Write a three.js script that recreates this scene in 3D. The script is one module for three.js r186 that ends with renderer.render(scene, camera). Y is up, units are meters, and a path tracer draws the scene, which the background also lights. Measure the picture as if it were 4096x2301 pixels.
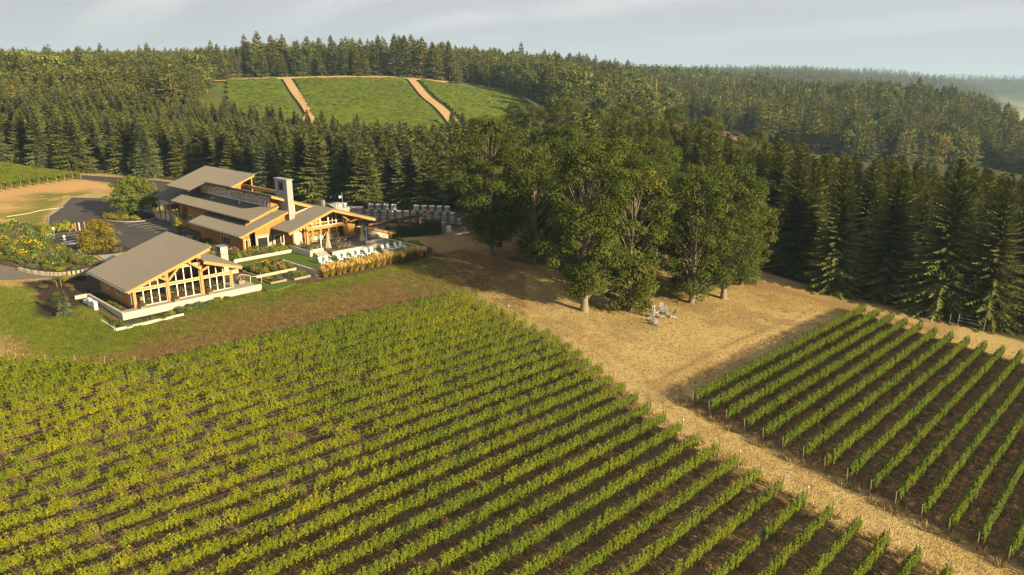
import * as THREE from 'three';
import { mergeGeometries } from 'three/addons/utils/BufferGeometryUtils.js';

// ---------------------------------------------------------------- camera, sky, sun, exposure
const scene = new THREE.Scene();
const camera = new THREE.PerspectiveCamera(43.7, 1024 / 575, 1, 20000);
camera.position.set(0, 34, 0);
camera.rotation.set(-15.86 * Math.PI / 180, 0, 0);

const renderer = new THREE.WebGLRenderer({ antialias: true });
renderer.setSize(1024, 575);
renderer.toneMapping = THREE.LinearToneMapping;
renderer.toneMappingExposure = 2.7;
renderer.shadowMap.enabled = true;

const SUN_AZ = 127 * Math.PI / 180, SUN_EL = 18.5 * Math.PI / 180;
const sun = new THREE.DirectionalLight(new THREE.Color().setRGB(1, 0.8, 0.46), 5);
sun.position.set(Math.sin(SUN_AZ) * Math.cos(SUN_EL) * 400, Math.sin(SUN_EL) * 400, -Math.cos(SUN_AZ) * Math.cos(SUN_EL) * 400 - 90);
sun.target.position.set(0, 0, -90);
sun.castShadow = true;
sun.shadow.radius = 2.2;
sun.shadow.mapSize.set(4096, 4096);
Object.assign(sun.shadow.camera, { left: -180, right: 180, top: 140, bottom: -140, near: 1, far: 900 });
scene.add(sun, sun.target);

// seeded random numbers and value noise
function rng(seed) { let s = (seed * 2654435761) >>> 0 || 1; return () => { s ^= s << 13; s >>>= 0; s ^= s >>> 17; s ^= s << 5; s >>>= 0; return s / 4294967296; }; }
function hash2(x, y) { let h = Math.imul(x, 374761393) + Math.imul(y, 668265263) | 0; h = Math.imul(h ^ (h >>> 13), 1274126177); return ((h ^ (h >>> 16)) >>> 0) / 4294967296; }
function vn(x, y) {
  const xi = Math.floor(x), yi = Math.floor(y); let a = x - xi, b = y - yi; a = a * a * (3 - 2 * a); b = b * b * (3 - 2 * b);
  const p = hash2(xi, yi), q = hash2(xi + 1, yi), r = hash2(xi, yi + 1), s = hash2(xi + 1, yi + 1);
  return p + (q - p) * a + (r - p) * b + (p - q - r + s) * a * b;
}
function fbm(x, y, o = 4) { let s = 0, a = 0.5, t = 0; for (let i = 0; i < o; i++) { s += a * vn(x, y); t += a; a *= 0.5; x = x * 2.03 + 17.3; y = y * 2.03 + 9.1; } return s / t; }
const clamp = (x, a = 0, b = 1) => Math.min(b, Math.max(a, x));
const sst = (a, b, x) => { const t = clamp((x - a) / (b - a)); return t * t * (3 - 2 * t); };
const mix = (a, b, t) => a + (b - a) * t;

{ // thin high overcast with faint streaks
  const w = 1024, h = 512, d = new Float32Array(w * h * 4);
  for (let j = 0; j < h; j++) {
    const el = (j + 0.5) / h * Math.PI - Math.PI / 2, e = Math.max(0, el);
    for (let i = 0; i < w; i++) {
      const az = (i + 0.5) / w * Math.PI * 2, k = 1 / (Math.sin(e) + 0.12), cx = Math.cos(az) * k, cy = Math.sin(az) * k;
      // streaks drawn out along one direction of the cloud sheet
      const a = cx * 0.8 + cy * 0.6, b = -cx * 0.6 + cy * 0.8;
      const wob = fbm(a * 0.35 + 7, b * 0.35 + 3, 3) * 2.4;
      let s = fbm(a * 0.3 + 40 + wob * 0.4, b * 2.2 + wob + 11, 5);
      s = sst(0.42, 0.64, s) * sst(0.02, 0.16, el);
      const big = fbm(a * 0.22 + 90, b * 0.3 + 31, 3) - 0.5;
      const hz = Math.exp(-e * 9);
      const o = (j * w + i) * 4;
      const base = 0.21 + 0.045 * big;
      d[o] = base * 0.985 + 0.11 * s + 0.012 * hz;
      d[o + 1] = base * 1.02 + 0.106 * s + 0.014 * hz;
      d[o + 2] = base * 1.09 + 0.082 * s + 0.006 * hz;
      d[o + 3] = 1;
    }
  }
  const t = new THREE.DataTexture(d, w, h, THREE.RGBAFormat, THREE.FloatType);
  t.mapping = THREE.EquirectangularReflectionMapping; t.magFilter = THREE.LinearFilter; t.minFilter = THREE.LinearFilter; t.needsUpdate = true;
  scene.background = t; scene.environment = t;
}

// ---------------------------------------------------------------- helpers
const V3 = (x, y, z) => new THREE.Vector3(x, y, z);
const C3 = (r, g, b) => new THREE.Color().setRGB(r, g, b);
const taken = new Map();
function numbered(n) { const k = taken.get(n) || 0; taken.set(n, k + 1); return k ? n + '_' + String(k).padStart(3, '0') : n; }
function shadowed(o) { o.castShadow = true; o.receiveShadow = true; return o; }
function tag(o, label, category, group) { o.userData.label = label; o.userData.category = category; if (group) o.userData.group = group; return o; }
function thing(name, label, category, [x, y, z] = [0, 0, 0], turn = 0, group) {
  const o = new THREE.Group(); o.name = numbered(name); o.position.set(x, y, z); o.rotation.y = turn; scene.add(o);
  return tag(o, label, category, group);
}
function part(name, geo, mat, parent) { const m = shadowed(new THREE.Mesh(Array.isArray(geo) ? merge(geo) : geo, mat)); m.name = name; parent.add(m); return m; }
function solo(name, geo, mat, label, category, group) { const m = part(numbered(name), geo, mat, scene); return tag(m, label, category, group); }
function struct(name, geo, mat, parent = scene) { const m = part(parent === scene ? numbered(name) : name, geo, mat, parent); if (parent === scene) m.userData.kind = 'structure'; return m; }
function copyOf(o, [x, y, z], turn, label, group) {
  const c = o.clone(); c.name = numbered(o.name.replace(/_\d{3}$/, '')); c.userData = { ...o.userData }; scene.add(c); c.position.set(x, y, z); c.rotation.y = turn;
  if (label) c.userData.label = label; if (group) c.userData.group = group; return c;
}
function clean(g) {
  g = g.index ? g.toNonIndexed() : g;
  if (!g.attributes.normal) g.computeVertexNormals();
  if (!g.attributes.uv) g.setAttribute('uv', new THREE.BufferAttribute(new Float32Array(g.attributes.position.count * 2), 2));
  return g;
}
function merge(list) {
  const gs = list.map(clean), withC = gs.some(g => g.attributes.color);
  for (const g of gs) {
    if (withC && !g.attributes.color) g.setAttribute('color', new THREE.BufferAttribute(new Float32Array(g.attributes.position.count * 3).fill(1), 3));
    for (const k of Object.keys(g.attributes)) if (!['position', 'normal', 'uv', 'color'].includes(k)) g.deleteAttribute(k);
  }
  return mergeGeometries(gs);
}
function box(x0, x1, y0, y1, z0, z1) { const g = new THREE.BoxGeometry(Math.abs(x1 - x0), Math.abs(y1 - y0), Math.abs(z1 - z0)); g.translate((x0 + x1) / 2, (y0 + y1) / 2, (z0 + z1) / 2); return boxuv(g); }
function boxuv(g) { // uv in metres
  const p = g.attributes.position, n = g.attributes.normal, uv = g.attributes.uv;
  for (let i = 0; i < p.count; i++) { const ax = Math.abs(n.getX(i)), ay = Math.abs(n.getY(i)); if (ay > 0.7) uv.setXY(i, p.getX(i), p.getZ(i)); else if (ax > 0.7) uv.setXY(i, p.getZ(i), p.getY(i)); else uv.setXY(i, p.getX(i), p.getY(i)); }
  return g;
}
// a square bar from a to b
function bar(a, b, w, h = w, up = V3(0, 1, 0)) {
  const d = b.clone().sub(a), L = d.length(); const g = new THREE.BoxGeometry(w, h, L);
  const z = d.normalize(); let x = new THREE.Vector3().crossVectors(up, z); if (x.lengthSq() < 1e-6) x.set(1, 0, 0); x.normalize(); const y = new THREE.Vector3().crossVectors(z, x);
  g.applyMatrix4(new THREE.Matrix4().makeBasis(x, y, z)); g.translate((a.x + b.x) / 2, (a.y + b.y) / 2, (a.z + b.z) / 2); return g;
}
function rod(a, b, r0, r1 = r0, n = 7) {
  const d = b.clone().sub(a), L = d.length(); const g = new THREE.CylinderGeometry(r1, r0, L, n, 1);
  g.applyQuaternion(new THREE.Quaternion().setFromUnitVectors(V3(0, 1, 0), d.normalize())); g.translate((a.x + b.x) / 2, (a.y + b.y) / 2, (a.z + b.z) / 2); return g;
}
// raw triangles
class Tri {
  constructor() { this.p = []; this.c = []; }
  tri(a, b, c, col) { this.p.push(a.x, a.y, a.z, b.x, b.y, b.z, c.x, c.y, c.z); if (col) for (let i = 0; i < 3; i++) this.c.push(col[0], col[1], col[2]); }
  quad(a, b, c, d, col) { this.tri(a, b, c, col); this.tri(a, c, d, col); }
  geo() { const g = new THREE.BufferGeometry(); g.setAttribute('position', new THREE.Float32BufferAttribute(this.p, 3)); if (this.c.length) g.setAttribute('color', new THREE.Float32BufferAttribute(this.c, 3)); g.setAttribute('uv', new THREE.Float32BufferAttribute(new Float32Array(this.p.length / 3 * 2), 2)); g.computeVertexNormals(); return g; }
}
function texture(w, h, f, srgb = false) {
  const d = new Uint8Array(w * h * 4);
  for (let j = 0; j < h; j++) for (let i = 0; i < w; i++) { const c = f(i, j), o = (j * w + i) * 4; for (let k = 0; k < 3; k++) { let x = clamp(c[k]); x = x <= 0.0031308 ? x * 12.92 : 1.055 * Math.pow(x, 1 / 2.4) - 0.055; d[o + k] = x * 255; } d[o + 3] = 255; }
  const t = new THREE.DataTexture(d, w, h); t.colorSpace = THREE.SRGBColorSpace; t.wrapS = t.wrapT = THREE.RepeatWrapping; t.magFilter = THREE.LinearFilter; t.minFilter = THREE.LinearMipmapLinearFilter; t.generateMipmaps = true; t.needsUpdate = true; return t;
}
function std(rgb, rough = 0.8, extra = {}) { return new THREE.MeshPhysicalMaterial({ color: C3(...rgb), roughness: rough, specularIntensity: rough > 0.75 ? 0.25 : 1, side: THREE.DoubleSide, ...extra }); }
function grainy(rgb, rough, size, amount, sx = 1, sy = 1, seed = 0, extra = {}) { // colour map with layered grain; uv in metres
  const N = 256, t = texture(N, N, (i, j) => {
    const x = i / N, y = j / N, w = (f, gx, gy) => { // tileable
      const a = vn(x * gx + seed, y * gy), b = vn((x - 1) * gx + seed, y * gy), c = vn(x * gx + seed, (y - 1) * gy), d = vn((x - 1) * gx + seed, (y - 1) * gy); return mix(mix(a, b, x), mix(c, d, x), y);
    };
    const g = 0.5 * w(1, 6 * sx, 6 * sy) + 0.3 * w(1, 22 * sx, 22 * sy) + 0.2 * w(1, 80 * sx, 80 * sy), k = 1 + (g - 0.5) * 2 * amount;
    return [rgb[0] * k, rgb[1] * k, rgb[2] * k];
  });
  t.repeat.set(1 / size, 1 / size);
  return new THREE.MeshPhysicalMaterial({ map: t, roughness: rough, specularIntensity: rough > 0.75 ? 0.25 : 1, side: THREE.DoubleSide, ...extra });
}
// building frame: u along the glazed fronts, v into the buildings; world (X right, F forward = -z)
const BS = Math.sin(43 * Math.PI / 180), BC = Math.cos(43 * Math.PI / 180), OX = -49.03, OF = 88.84;
const BT = 47 * Math.PI / 180; // turn of the building frame
const W = (u, v) => [OX + u * BS - v * BC, OF + u * BC + v * BS];
const WP = (u, v, y) => { const [x, f] = W(u, v); return [x, y, -f]; };
const UV = (X, F) => { const dx = X - OX, df = F - OF; return [BS * dx + BC * df, -BC * dx + BS * df]; };
// vine row frame: s along the rows, n across
const RS = Math.sin(44.3 * Math.PI / 180), RC = Math.cos(44.3 * Math.PI / 180), RT = Math.PI / 2 - 44.3 * Math.PI / 180;
const SN = (X, F) => [X * RS + F * RC, X * RC - F * RS];
const XF = (s, n) => [s * RS + n * RC, s * RC - n * RS];

// ---------------------------------------------------------------- lie of the land: a thin-plate surface through levelled points
const levels = [];
for (const [x, f] of [[-30, 25], [0, 25], [40, 25], [80, 25], [120, 40], [-45, 45], [-20, 50], [10, 50], [40, 50], [70, 50], [100, 70], [-35, 72], [-10, 75], [20, 75], [50, 80], [80, 85], [0, 100], [25, 105], [50, 110], [80, 110], [-10, 108], [15, 125]]) levels.push([x, f, -0.0768 * x + 0.0335 * f]);
for (const [u, v, y] of [[-5, 5, 5.8], [8, -4, 5.35], [8, 6, 5.8], [20, 5, 5.6], [35, 2, 5.6], [35, -7, 5.1], [20, -7, 5.3], [50, 3, 5.4], [60, 5, 5.3], [68, 12, 5.5], [40, 25, 6], [30, 40, 6.3], [25, 55, 6.4], [45, 45, 6.2], [-3, -8, 5.0], [-14, -6, 5.6]]) levels.push([...W(u, v), y]);
levels.push([110, 120, -4.4], [140, 150, -9], [180, 220, -18], [120, 200, -9], [80, 170, -2.5], [50, 150, 1], [20, 150, 4], [20, 180, 5], [-5, 150, 5],
  [-75, 50, 6.6], [-80, 75, 6.4], [-75, 100, 6], [-65, 97, 5.85], [-75, 120, 6.8], [-83, 135, 6.9], [-75, 145, 6.55], [-95, 152, 7], [-106, 155, 8], [-104, 163, 8.1], [-121, 173, 8.9], [-117, 194, 9], [-118, 140, 8.5], [-150, 160, 10.5], [-115, 90, 8.5], [-150, 60, 11], [-150, 110, 11], [-92, 180, 7.6], [-60, 175, 6.5], [-30, 175, 6], [0, 180, 5.5], [-120, 208, 9],
  [-120, 230, 9.6], [-60, 230, 8], [-20, 230, 7], [20, 220, 6.5], [-180, 230, 14], [-240, 260, 20], [-150, 300, 17], [-100, 290, 12], [-50, 290, 9], [0, 280, 8.5], [-93, 330, 20], [-40, 330, 16.5], [0, 330, 15], [-200, 340, 23], [-280, 350, 28], [-170, 400, 29], [-120, 420, 29], [-60, 420, 26], [0, 400, 21], [-152, 500, 38], [-80, 520, 38.5], [0, 480, 27], [-250, 480, 36], [-350, 450, 35], [-450, 500, 38], [-150, 620, 40], [0, 620, 36], [80, 650, 30],
  [40, 330, 9], [60, 400, 10], [80, 260, 2], [100, 330, -1], [125, 480, 4], [137, 600, 7], [160, 740, 17], [139, 330, -8], [180, 280, -14], [230, 330, -18], [250, 420, -14], [240, 520, -3], [260, 650, 9], [354, 700, 11], [400, 680, 6], [430, 680, -1], [350, 520, -16], [430, 600, -24], [480, 640, -36], [460, 760, -18], [330, 800, 6], [400, 850, -14], [300, 250, -24], [400, 350, -34], [300, 120, -20], [200, 60, -12],
  [0, 900, 34], [-300, 800, 38], [-600, 900, 40], [217, 1000, 30], [360, 1000, 16], [300, 850, 9], [520, 900, -42], [650, 900, -45], [600, 600, -45], [900, 1000, -58], [800, 500, -58], [1200, 1500, -58], [900, 1400, -50], [690, 1600, 40], [560, 1300, -14], [1000, 2100, 30], [1300, 2200, 28], [700, 2000, 30], [1600, 2200, -56], [1900, 2700, -54], [1000, 1100, -58], [1300, 1900, -57], [2200, 2000, -58], [2200, 3500, 52], [2800, 3300, 46], [1500, 3200, 50], [0, 2000, 30], [-1000, 1500, 38], [-2000, 3000, 30], [0, 5000, 20], [3000, 5000, -30], [4000, 3000, -50], [-3000, 6000, 20], [4000, 8000, 0], [0, -200, -6], [-300, 0, 20], [300, -100, -28], [9000, 3000, -55], [-8000, 3000, 38]);
const hgtExact = (() => {
  const n = levels.length, m = n + 3, A = [], phi = r2 => r2 > 1e-12 ? r2 * Math.log(r2) : 0, q = levels.map(l => [l[0] / 100, l[1] / 100]);
  for (let i = 0; i < m; i++) { const r = new Float64Array(m + 1); if (i < n) { for (let j = 0; j < n; j++) r[j] = phi((q[i][0] - q[j][0]) ** 2 + (q[i][1] - q[j][1]) ** 2) + (i === j ? 0.002 : 0); r[n] = 1; r[n + 1] = q[i][0]; r[n + 2] = q[i][1]; r[m] = levels[i][2]; } else for (let j = 0; j < n; j++) r[j] = i === n ? 1 : q[j][i - n - 1]; A.push(r); }
  for (let c = 0; c < m; c++) { let b = c; for (let r = c + 1; r < m; r++) if (Math.abs(A[r][c]) > Math.abs(A[b][c])) b = r; [A[c], A[b]] = [A[b], A[c]]; for (let r = c + 1; r < m; r++) { const k = A[r][c] / A[c][c]; if (k) for (let j = c; j <= m; j++) A[r][j] -= k * A[c][j]; } }
  const w = new Float64Array(m); for (let c = m - 1; c >= 0; c--) { let s = A[c][m]; for (let j = c + 1; j < m; j++) s -= A[c][j] * w[j]; w[c] = s / A[c][c]; }
  return (X, F) => { X /= 100; F /= 100; let s = w[n] + w[n + 1] * X + w[n + 2] * F; for (let i = 0; i < n; i++) { const a = X - q[i][0], b = F - q[i][1], r2 = a * a + b * b; if (r2 > 1e-12) s += w[i] * r2 * Math.log(r2); } return s; };
})();
// the surface read from level grids (2 m cells near, 12 m beyond)
function levelGrid(x0, x1, f0, f1, c) { const nx = Math.round((x1 - x0) / c) + 1, nf = Math.round((f1 - f0) / c) + 1, g = new Float64Array(nx * nf); for (let j = 0; j < nf; j++) for (let i = 0; i < nx; i++) g[j * nx + i] = hgtExact(x0 + i * c, f0 + j * c); return (X, F) => { const a = (X - x0) / c, b = (F - f0) / c, i = Math.floor(a), j = Math.floor(b); if (i < 0 || j < 0 || i >= nx - 1 || j >= nf - 1) return null; const p = a - i, q = b - j, k = j * nx + i; return (g[k] * (1 - p) + g[k + 1] * p) * (1 - q) + (g[k + nx] * (1 - p) + g[k + nx + 1] * p) * q; }; }
const nearLevels = levelGrid(-144, 124, 8, 236, 2), farLevels = levelGrid(-720, 780, -48, 960, 12), wideLevels = levelGrid(-1800, 3300, 900, 3780, 60);
const hgt = (X, F) => nearLevels(X, F) ?? farLevels(X, F) ?? wideLevels(X, F) ?? hgtExact(X, F);
const GP = (X, F, dy = 0) => [X, hgt(X, F) + dy, -F];
// ---------------------------------------------------------------- vineyard blocks (row frame)
const lerpTab = (t, x) => { if (x <= t[0][0]) return t[0][1]; for (let i = 1; i < t.length; i++) if (x <= t[i][0]) return mix(t[i - 1][1], t[i][1], (x - t[i - 1][0]) / (t[i][0] - t[i - 1][0])); return t[t.length - 1][1]; };
const END_TAB = [[-76, 67.3], [-72, 66.9], [-66, 66.3], [-60, 65.5], [-55, 64.9], [-51, 63.8], [-48, 62.4], [-44, 60.8], [-40, 59.2], [-36, 57.7], [-30, 56.4], [-20, 55], [-8, 54]];
const westEnd = n => n < -75 ? (69.3 + n * RS) / RC : lerpTab(END_TAB, n);
const eastStart = n => mix(63.5, 60, clamp((n + 35) / 29)), eastEnd = n => mix(115, 113, clamp((n + 35) / 12));
const rowsWest = [], rowsEast = [];
for (let k = -8; k < 31; k++) { const n = -74.3 + 2.2 * k, e = westEnd(n), low = 5 + (n + 50.7) * (n > -50.7 ? 1.18 : -0.213); rowsWest.push({ n, s0: low - (n > -50.7 ? 9 : 12), s1: e }); }
for (let k = 0; k < 17; k++) { const n = -35.1 + 2.1 * k; rowsEast.push({ n, s0: eastStart(n), s1: eastEnd(n) }); }
const sdPoly = (P, x, y) => { let d = 1e9, ins = false; for (let i = 0, j = P.length - 1; i < P.length; j = i++) { const [ax, ay] = P[i], [bx, by] = P[j], ex = bx - ax, ey = by - ay, wx = x - ax, wy = y - ay, t = clamp((wx * ex + wy * ey) / (ex * ex + ey * ey)); d = Math.min(d, Math.hypot(wx - ex * t, wy - ey * t)); if ((ay > y) !== (by > y) && x < (bx - ax) * (y - ay) / (by - ay) + ax) ins = !ins; } return ins ? -d : d; };

// ---------------------------------------------------------------- ground
const NX0 = -140, NX1 = 120, NF0 = 12, NF1 = 232;
const drive = [[-150, 96], [-115, 98], [-92, 101.5], [-76, 102], [-68, 104.3], [-62, 108], [-57, 113], [-60, 118.5], [-66, 114], [-68, 110.5], [-64.5, 109.6], [-68.5, 105.5], [-75.5, 107.2], [-85, 112], [-100, 116], [-150, 120]];
const lot = [[-60, 120], [-57.5, 127], [-56, 137], [-62, 143], [-75.4, 151.5], [-80, 158], [-88, 172], [-104, 168.5], [-97.5, 149.5], [-92, 140], [-86, 131.5], [-79, 122.5], [-70, 117.5]];
const farRoad = [[-150, 205.5], [-120, 203.5], [-98, 199], [-84, 190], [-78, 178], [-82, 164], [-92, 168], [-95, 180], [-104, 190], [-122, 197.5], [-150, 200]];
const forestEdge = (X) => lerpTab([[-150, 212], [-120, 208], [-75, 192], [-50, 173], [-35, 166], [-20, 161], [2, 152], [20, 150], [40, 131], [48, 124.5], [56.4, 114], [66.5, 107.5], [74.2, 98.5], [90, 82], [110, 60]], X);
const fence = (P, m) => { let x0 = 1e9, x1 = -1e9, y0 = 1e9, y1 = -1e9; for (const [x, y] of P) { x0 = Math.min(x0, x); x1 = Math.max(x1, x); y0 = Math.min(y0, y); y1 = Math.max(y1, y); } return (x, y) => x < x0 - m || x > x1 + m || y < y0 - m || y > y1 + m ? 99 : sdPoly(P, x, y); };
const zBare = fence([[36, 127], [47, 118], [58, 108], [62, 102], [55, 107], [44, 114], [36, 121]], 6), zEast = fence([[-18, 112], [-4, 108], [6, 118], [2, 130], [-6, 142], [-16, 136]], 8), zSwath = fence([[-75, 100], [-68, 99.5], [-64, 92], [-59, 86], [-50, 80], [-44, 76], [-48, 72.5], [-57, 78], [-63, 82], [-68, 89], [-78, 96]], 5), zMulch = fence([[-73, 101.5], [-66.5, 103.8], [-60, 108], [-52, 104], [-46.5, 96], [-52, 90], [-57.3, 90.2], [-57.5, 85], [-60.5, 86.5], [-63.5, 92], [-68, 98]], 4), zBank = fence([[-150, 122], [-104, 122], [-93, 139], [-98.5, 150], [-105, 169], [-101, 186], [-118, 196], [-150, 196]], 4), zYard = fence([[-3, -2.4], [17, -2.4], [25.5, -4.5], [50, -4.6], [52, 12], [58, 22], [58, 62], [24, 62], [20, 30], [14, 14], [-3, 13]], 3), zLot = fence(lot, 20);
function groundColour(X, F) {
  const [u, v] = UV(X, F), [s, n] = SN(X, F);
  const f1 = fbm(X * 0.09 + 3, F * 0.09, 4), f2 = fbm(X * 0.45 + 50, F * 0.45 + 8, 3), f3 = vn(X * 2.3, F * 2.3), f4 = vn(X * 6.1 + 5, F * 6.1);
  const fine = 0.62 + 0.38 * f4 + 0.3 * (f3 - 0.5) + 0.25 * (f2 - 0.5);
  const stalk = vn(X * 3.5 + F * 1.5, F * 7 - X * 2);
  // dry cut meadow
  let c = [0.345, 0.258, 0.112].map((x, i) => x * (0.72 + 0.35 * fine + 0.16 * (stalk - 0.5)) * mix(1, [0.8, 0.76, 0.68][i], sst(0.42, 0.68, 0.6 * f1 + 0.4 * f2)));
  const put = (col, m) => { if (m > 0) c = c.map((x, i) => mix(x, col[i], m)); };
  const dirt = [0.2, 0.115, 0.058].map(x => x * (0.8 + 0.3 * fine)), soil = [0.1, 0.062, 0.036].map(x => x * (0.75 + 0.45 * fine));
  const green = [0.092, 0.125, 0.015].map((x, i) => x * (0.62 + 0.5 * fine) * mix(1, [1.35, 1.12, 1][i], f2)), dull = [0.15, 0.125, 0.04].map(x => x * (0.7 + 0.4 * fine));
  // wheel tracks along the meadow and the bare patch behind the lawn
  const trk = (a, w) => Math.exp(-((a / w) ** 2));
  const rut = (trk(n + 38.9 + 1.6 * (fbm(s * 0.06, 3, 2) - 0.5), 0.5) + trk(n + 41.2 + 1.6 * (fbm(s * 0.06, 3, 2) - 0.5), 0.45)) * sst(60, 72, s) * sst(118, 100, s);
  put(dirt, 0.75 * clamp(rut) * sst(0.3, 0.6, f2 + 0.12));
  const wob = 2.2 * (fbm(s * 0.05 + 7, 9, 2) - 0.5), loop = Math.hypot(X - 26, (F - 96) * 1.25) + 2 * (f1 - 0.5); put(dirt.map((x, i) => mix(x, c[i], 0.45)), 0.55 * clamp(trk(loop - 12.5, 0.4) + trk(loop - 14.4, 0.4) + (trk(s - westEnd(n) - 3.2 + wob, 0.45) + trk(s - westEnd(n) - 5.3 + wob, 0.45)) * (n > -74 ? 1 : 0)) * sst(0.34, 0.56, f2 + 0.06));
  put([0.2, 0.14, 0.06].map(x => x * (0.75 + 0.4 * fine)), 0.6 * sst(0.58, 0.7, fbm(X * 0.17 + 61, F * 0.17 + 12, 3)));
  const bare = zBare(X, F);
  put(dirt, 0.8 * sst(1.5, -1.5, bare + 5 * (f1 - 0.5)));
  const east = sst(2, -2, zEast(X, F) + 9 * (f1 - 0.5));
  put(dirt, 0.72 * east);
  // turf between the pavilion and the vines
  const strip = sst(-74.8, -76.2, n + 0.8 * (f2 - 0.5)) * sst(50, 40, u + 4 * (f2 - 0.5)) * sst(3, -1, v) * sst(-20, -12, u + 4 * (f2 - 0.5));
  put(dull.map((x, i) => mix(x, [0.16, 0.112, 0.043][i] * (0.75 + 0.35 * fine), sst(0.35, 0.6, f1 + 0.25 * sst(-84, -77, n)))), strip);
  const gm = strip * sst(-15, -7, v + 8 * (f1 - 0.5) - 0.06 * u) * sst(0.25, 0.6, fbm(X * 0.3 + 9, F * 0.3 + 2, 3) + 0.14 * sst(-8, -4, v));
  put(green, 0.88 * gm);
  const rim = Math.exp(-(((v + 5.6 + 1.2 * (f1 - 0.5)) / 1.2) ** 2)) * sst(20, 23, u) * sst(52, 48, u); put(green.map(x => x * 1.15), 0.9 * rim);
  const westYard = sst(-19, -14, u + 3 * (f2 - 0.5)) * sst(1, -1, u) * sst(-12, -9, v) * sst(16, 12, v); put(dull.map((x, i) => mix(x, green[i], sst(0.3, 0.6, f2 + 0.15))), 0.95 * westYard);
  // pale field and green swathes west of the pavilion
  const fieldW = sst(-10, -18, u + 3 * (f2 - 0.5)) * sst(118, 108, F) * sst(66, 70, F);
  put([0.31, 0.2, 0.095].map(x => x * (0.65 + 0.45 * fine)), fieldW);
  put(dirt, 0.6 * fieldW * sst(0.48, 0.66, fbm(X * 0.14 + 20, F * 0.3 + 5, 3)));
  const sw = zSwath(X, F);
  put(green.map(x => x * 1.1), 0.92 * sst(1.6, -1.6, sw + 4 * (fbm(X * 0.25, F * 0.25, 3) - 0.5)));
  const mulch = zMulch(X, F);
  put([0.038, 0.026, 0.02].map(x => x * (0.6 + 0.7 * fine)), 0.97 * sst(0.8, -0.8, mulch + 1.6 * (f2 - 0.5)));
  // grass bank above the car park
  const bank = zBank(X, F), bm = sst(1, -1, bank + 1.5 * (f2 - 0.5));
  put([0.42, 0.26, 0.115].map(x => x * (0.66 + 0.42 * fine)), bm);
  const toLot = zLot(X, F);
  put(green.map((x, i) => mix(x, dull[i], 0.45)), bm * 0.92 * sst(15, 5, toLot + 9 * (fbm(X * 0.2 + 4, F * 0.2, 3) - 0.5)) * sst(0.3, 0.5, fbm(X * 0.35 + 14, F * 0.35, 3) + 0.1));
  // garden soil round the buildings
  const yard = Math.max(sst(0.5, -0.5, zYard(u, v) + 0.8 * (f2 - 0.5)), 0);
  put([0.085, 0.06, 0.04].map(x => x * (0.6 + 0.6 * fine)), 0.95 * yard);
  // vineyard floors: dark tilled strips with dry tussocks between
  const inW = n > -90 && s < westEnd(n) + 0.6 && (n > -75.6 || F < 69.6) ? 1 : 0, inE = n > -36 && n < 3 && s > eastStart(n) - 0.4 && s < eastEnd(n) + 0.5 ? 1 : 0;
  if (inW || inE) {
    const e = Math.min(inW ? westEnd(n) + 0.6 - s : 99, inE ? Math.min(s - eastStart(n) + 0.4, eastEnd(n) + 0.5 - s) : 99), m = sst(0, 1.6, e + 1.6 * (f3 - 0.5));
    put(soil, m * (inW ? 0.86 : 0.93));
    const alley = fbm(X * 0.5 + 31, F * 0.5, 3), tuss = vn(s * 0.8 + 9, n * 3.1), straw = [0.3, 0.185, 0.078].map(x => x * (0.6 + 0.5 * fine));
    put(straw, m * (inW ? 0.62 : 0.5) * sst(0.5, 0.72, 0.62 * alley + 0.38 * tuss + (inW ? 0.05 * sst(-25, -60, n) : 0)));
  }
  // forest floor
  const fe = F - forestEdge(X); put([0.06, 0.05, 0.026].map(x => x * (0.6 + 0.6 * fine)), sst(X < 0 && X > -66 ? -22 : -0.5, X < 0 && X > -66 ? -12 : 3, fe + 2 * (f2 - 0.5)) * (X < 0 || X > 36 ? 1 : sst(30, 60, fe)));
  return c;
}
{
  const nx = 148, nf = 126, pos = [], uv = [], idx = [];
  for (let j = 0; j <= nf; j++) for (let i = 0; i <= nx; i++) { const X = mix(NX0, NX1, i / nx), F = mix(NF0, NF1, j / nf); pos.push(X, hgt(X, F), -F); uv.push(i / nx, j / nf); }
  for (let j = 0; j < nf; j++) for (let i = 0; i < nx; i++) { const a = j * (nx + 1) + i, b = a + 1, c = a + nx + 1, d = c + 1; idx.push(a, b, d, a, d, c); }
  const g = new THREE.BufferGeometry(); g.setAttribute('position', new THREE.Float32BufferAttribute(pos, 3)); g.setAttribute('uv', new THREE.Float32BufferAttribute(uv, 2)); g.setIndex(idx); g.computeVertexNormals();
  const TW = 2048, TH = 1732, t = texture(TW, TH, (i, j) => groundColour(mix(NX0, NX1, (i + 0.5) / TW), mix(NF0, NF1, (j + 0.5) / TH)));
  t.wrapS = t.wrapT = THREE.ClampToEdgeWrapping;
  const bump = texture(512, 512, (i, j) => { const b = clamp(0.6 * vn(i * 0.25, j * 0.25) + 0.4 * vn(i * 0.09 + 7, j * 0.09)); return [b, b, b]; }); bump.colorSpace = THREE.NoColorSpace; bump.repeat.set(22, 19);
  struct('ground', g, new THREE.MeshPhysicalMaterial({ map: t, roughness: 1, specularIntensity: 0.1, bumpMap: bump, bumpScale: 0.14 }));
}
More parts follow.
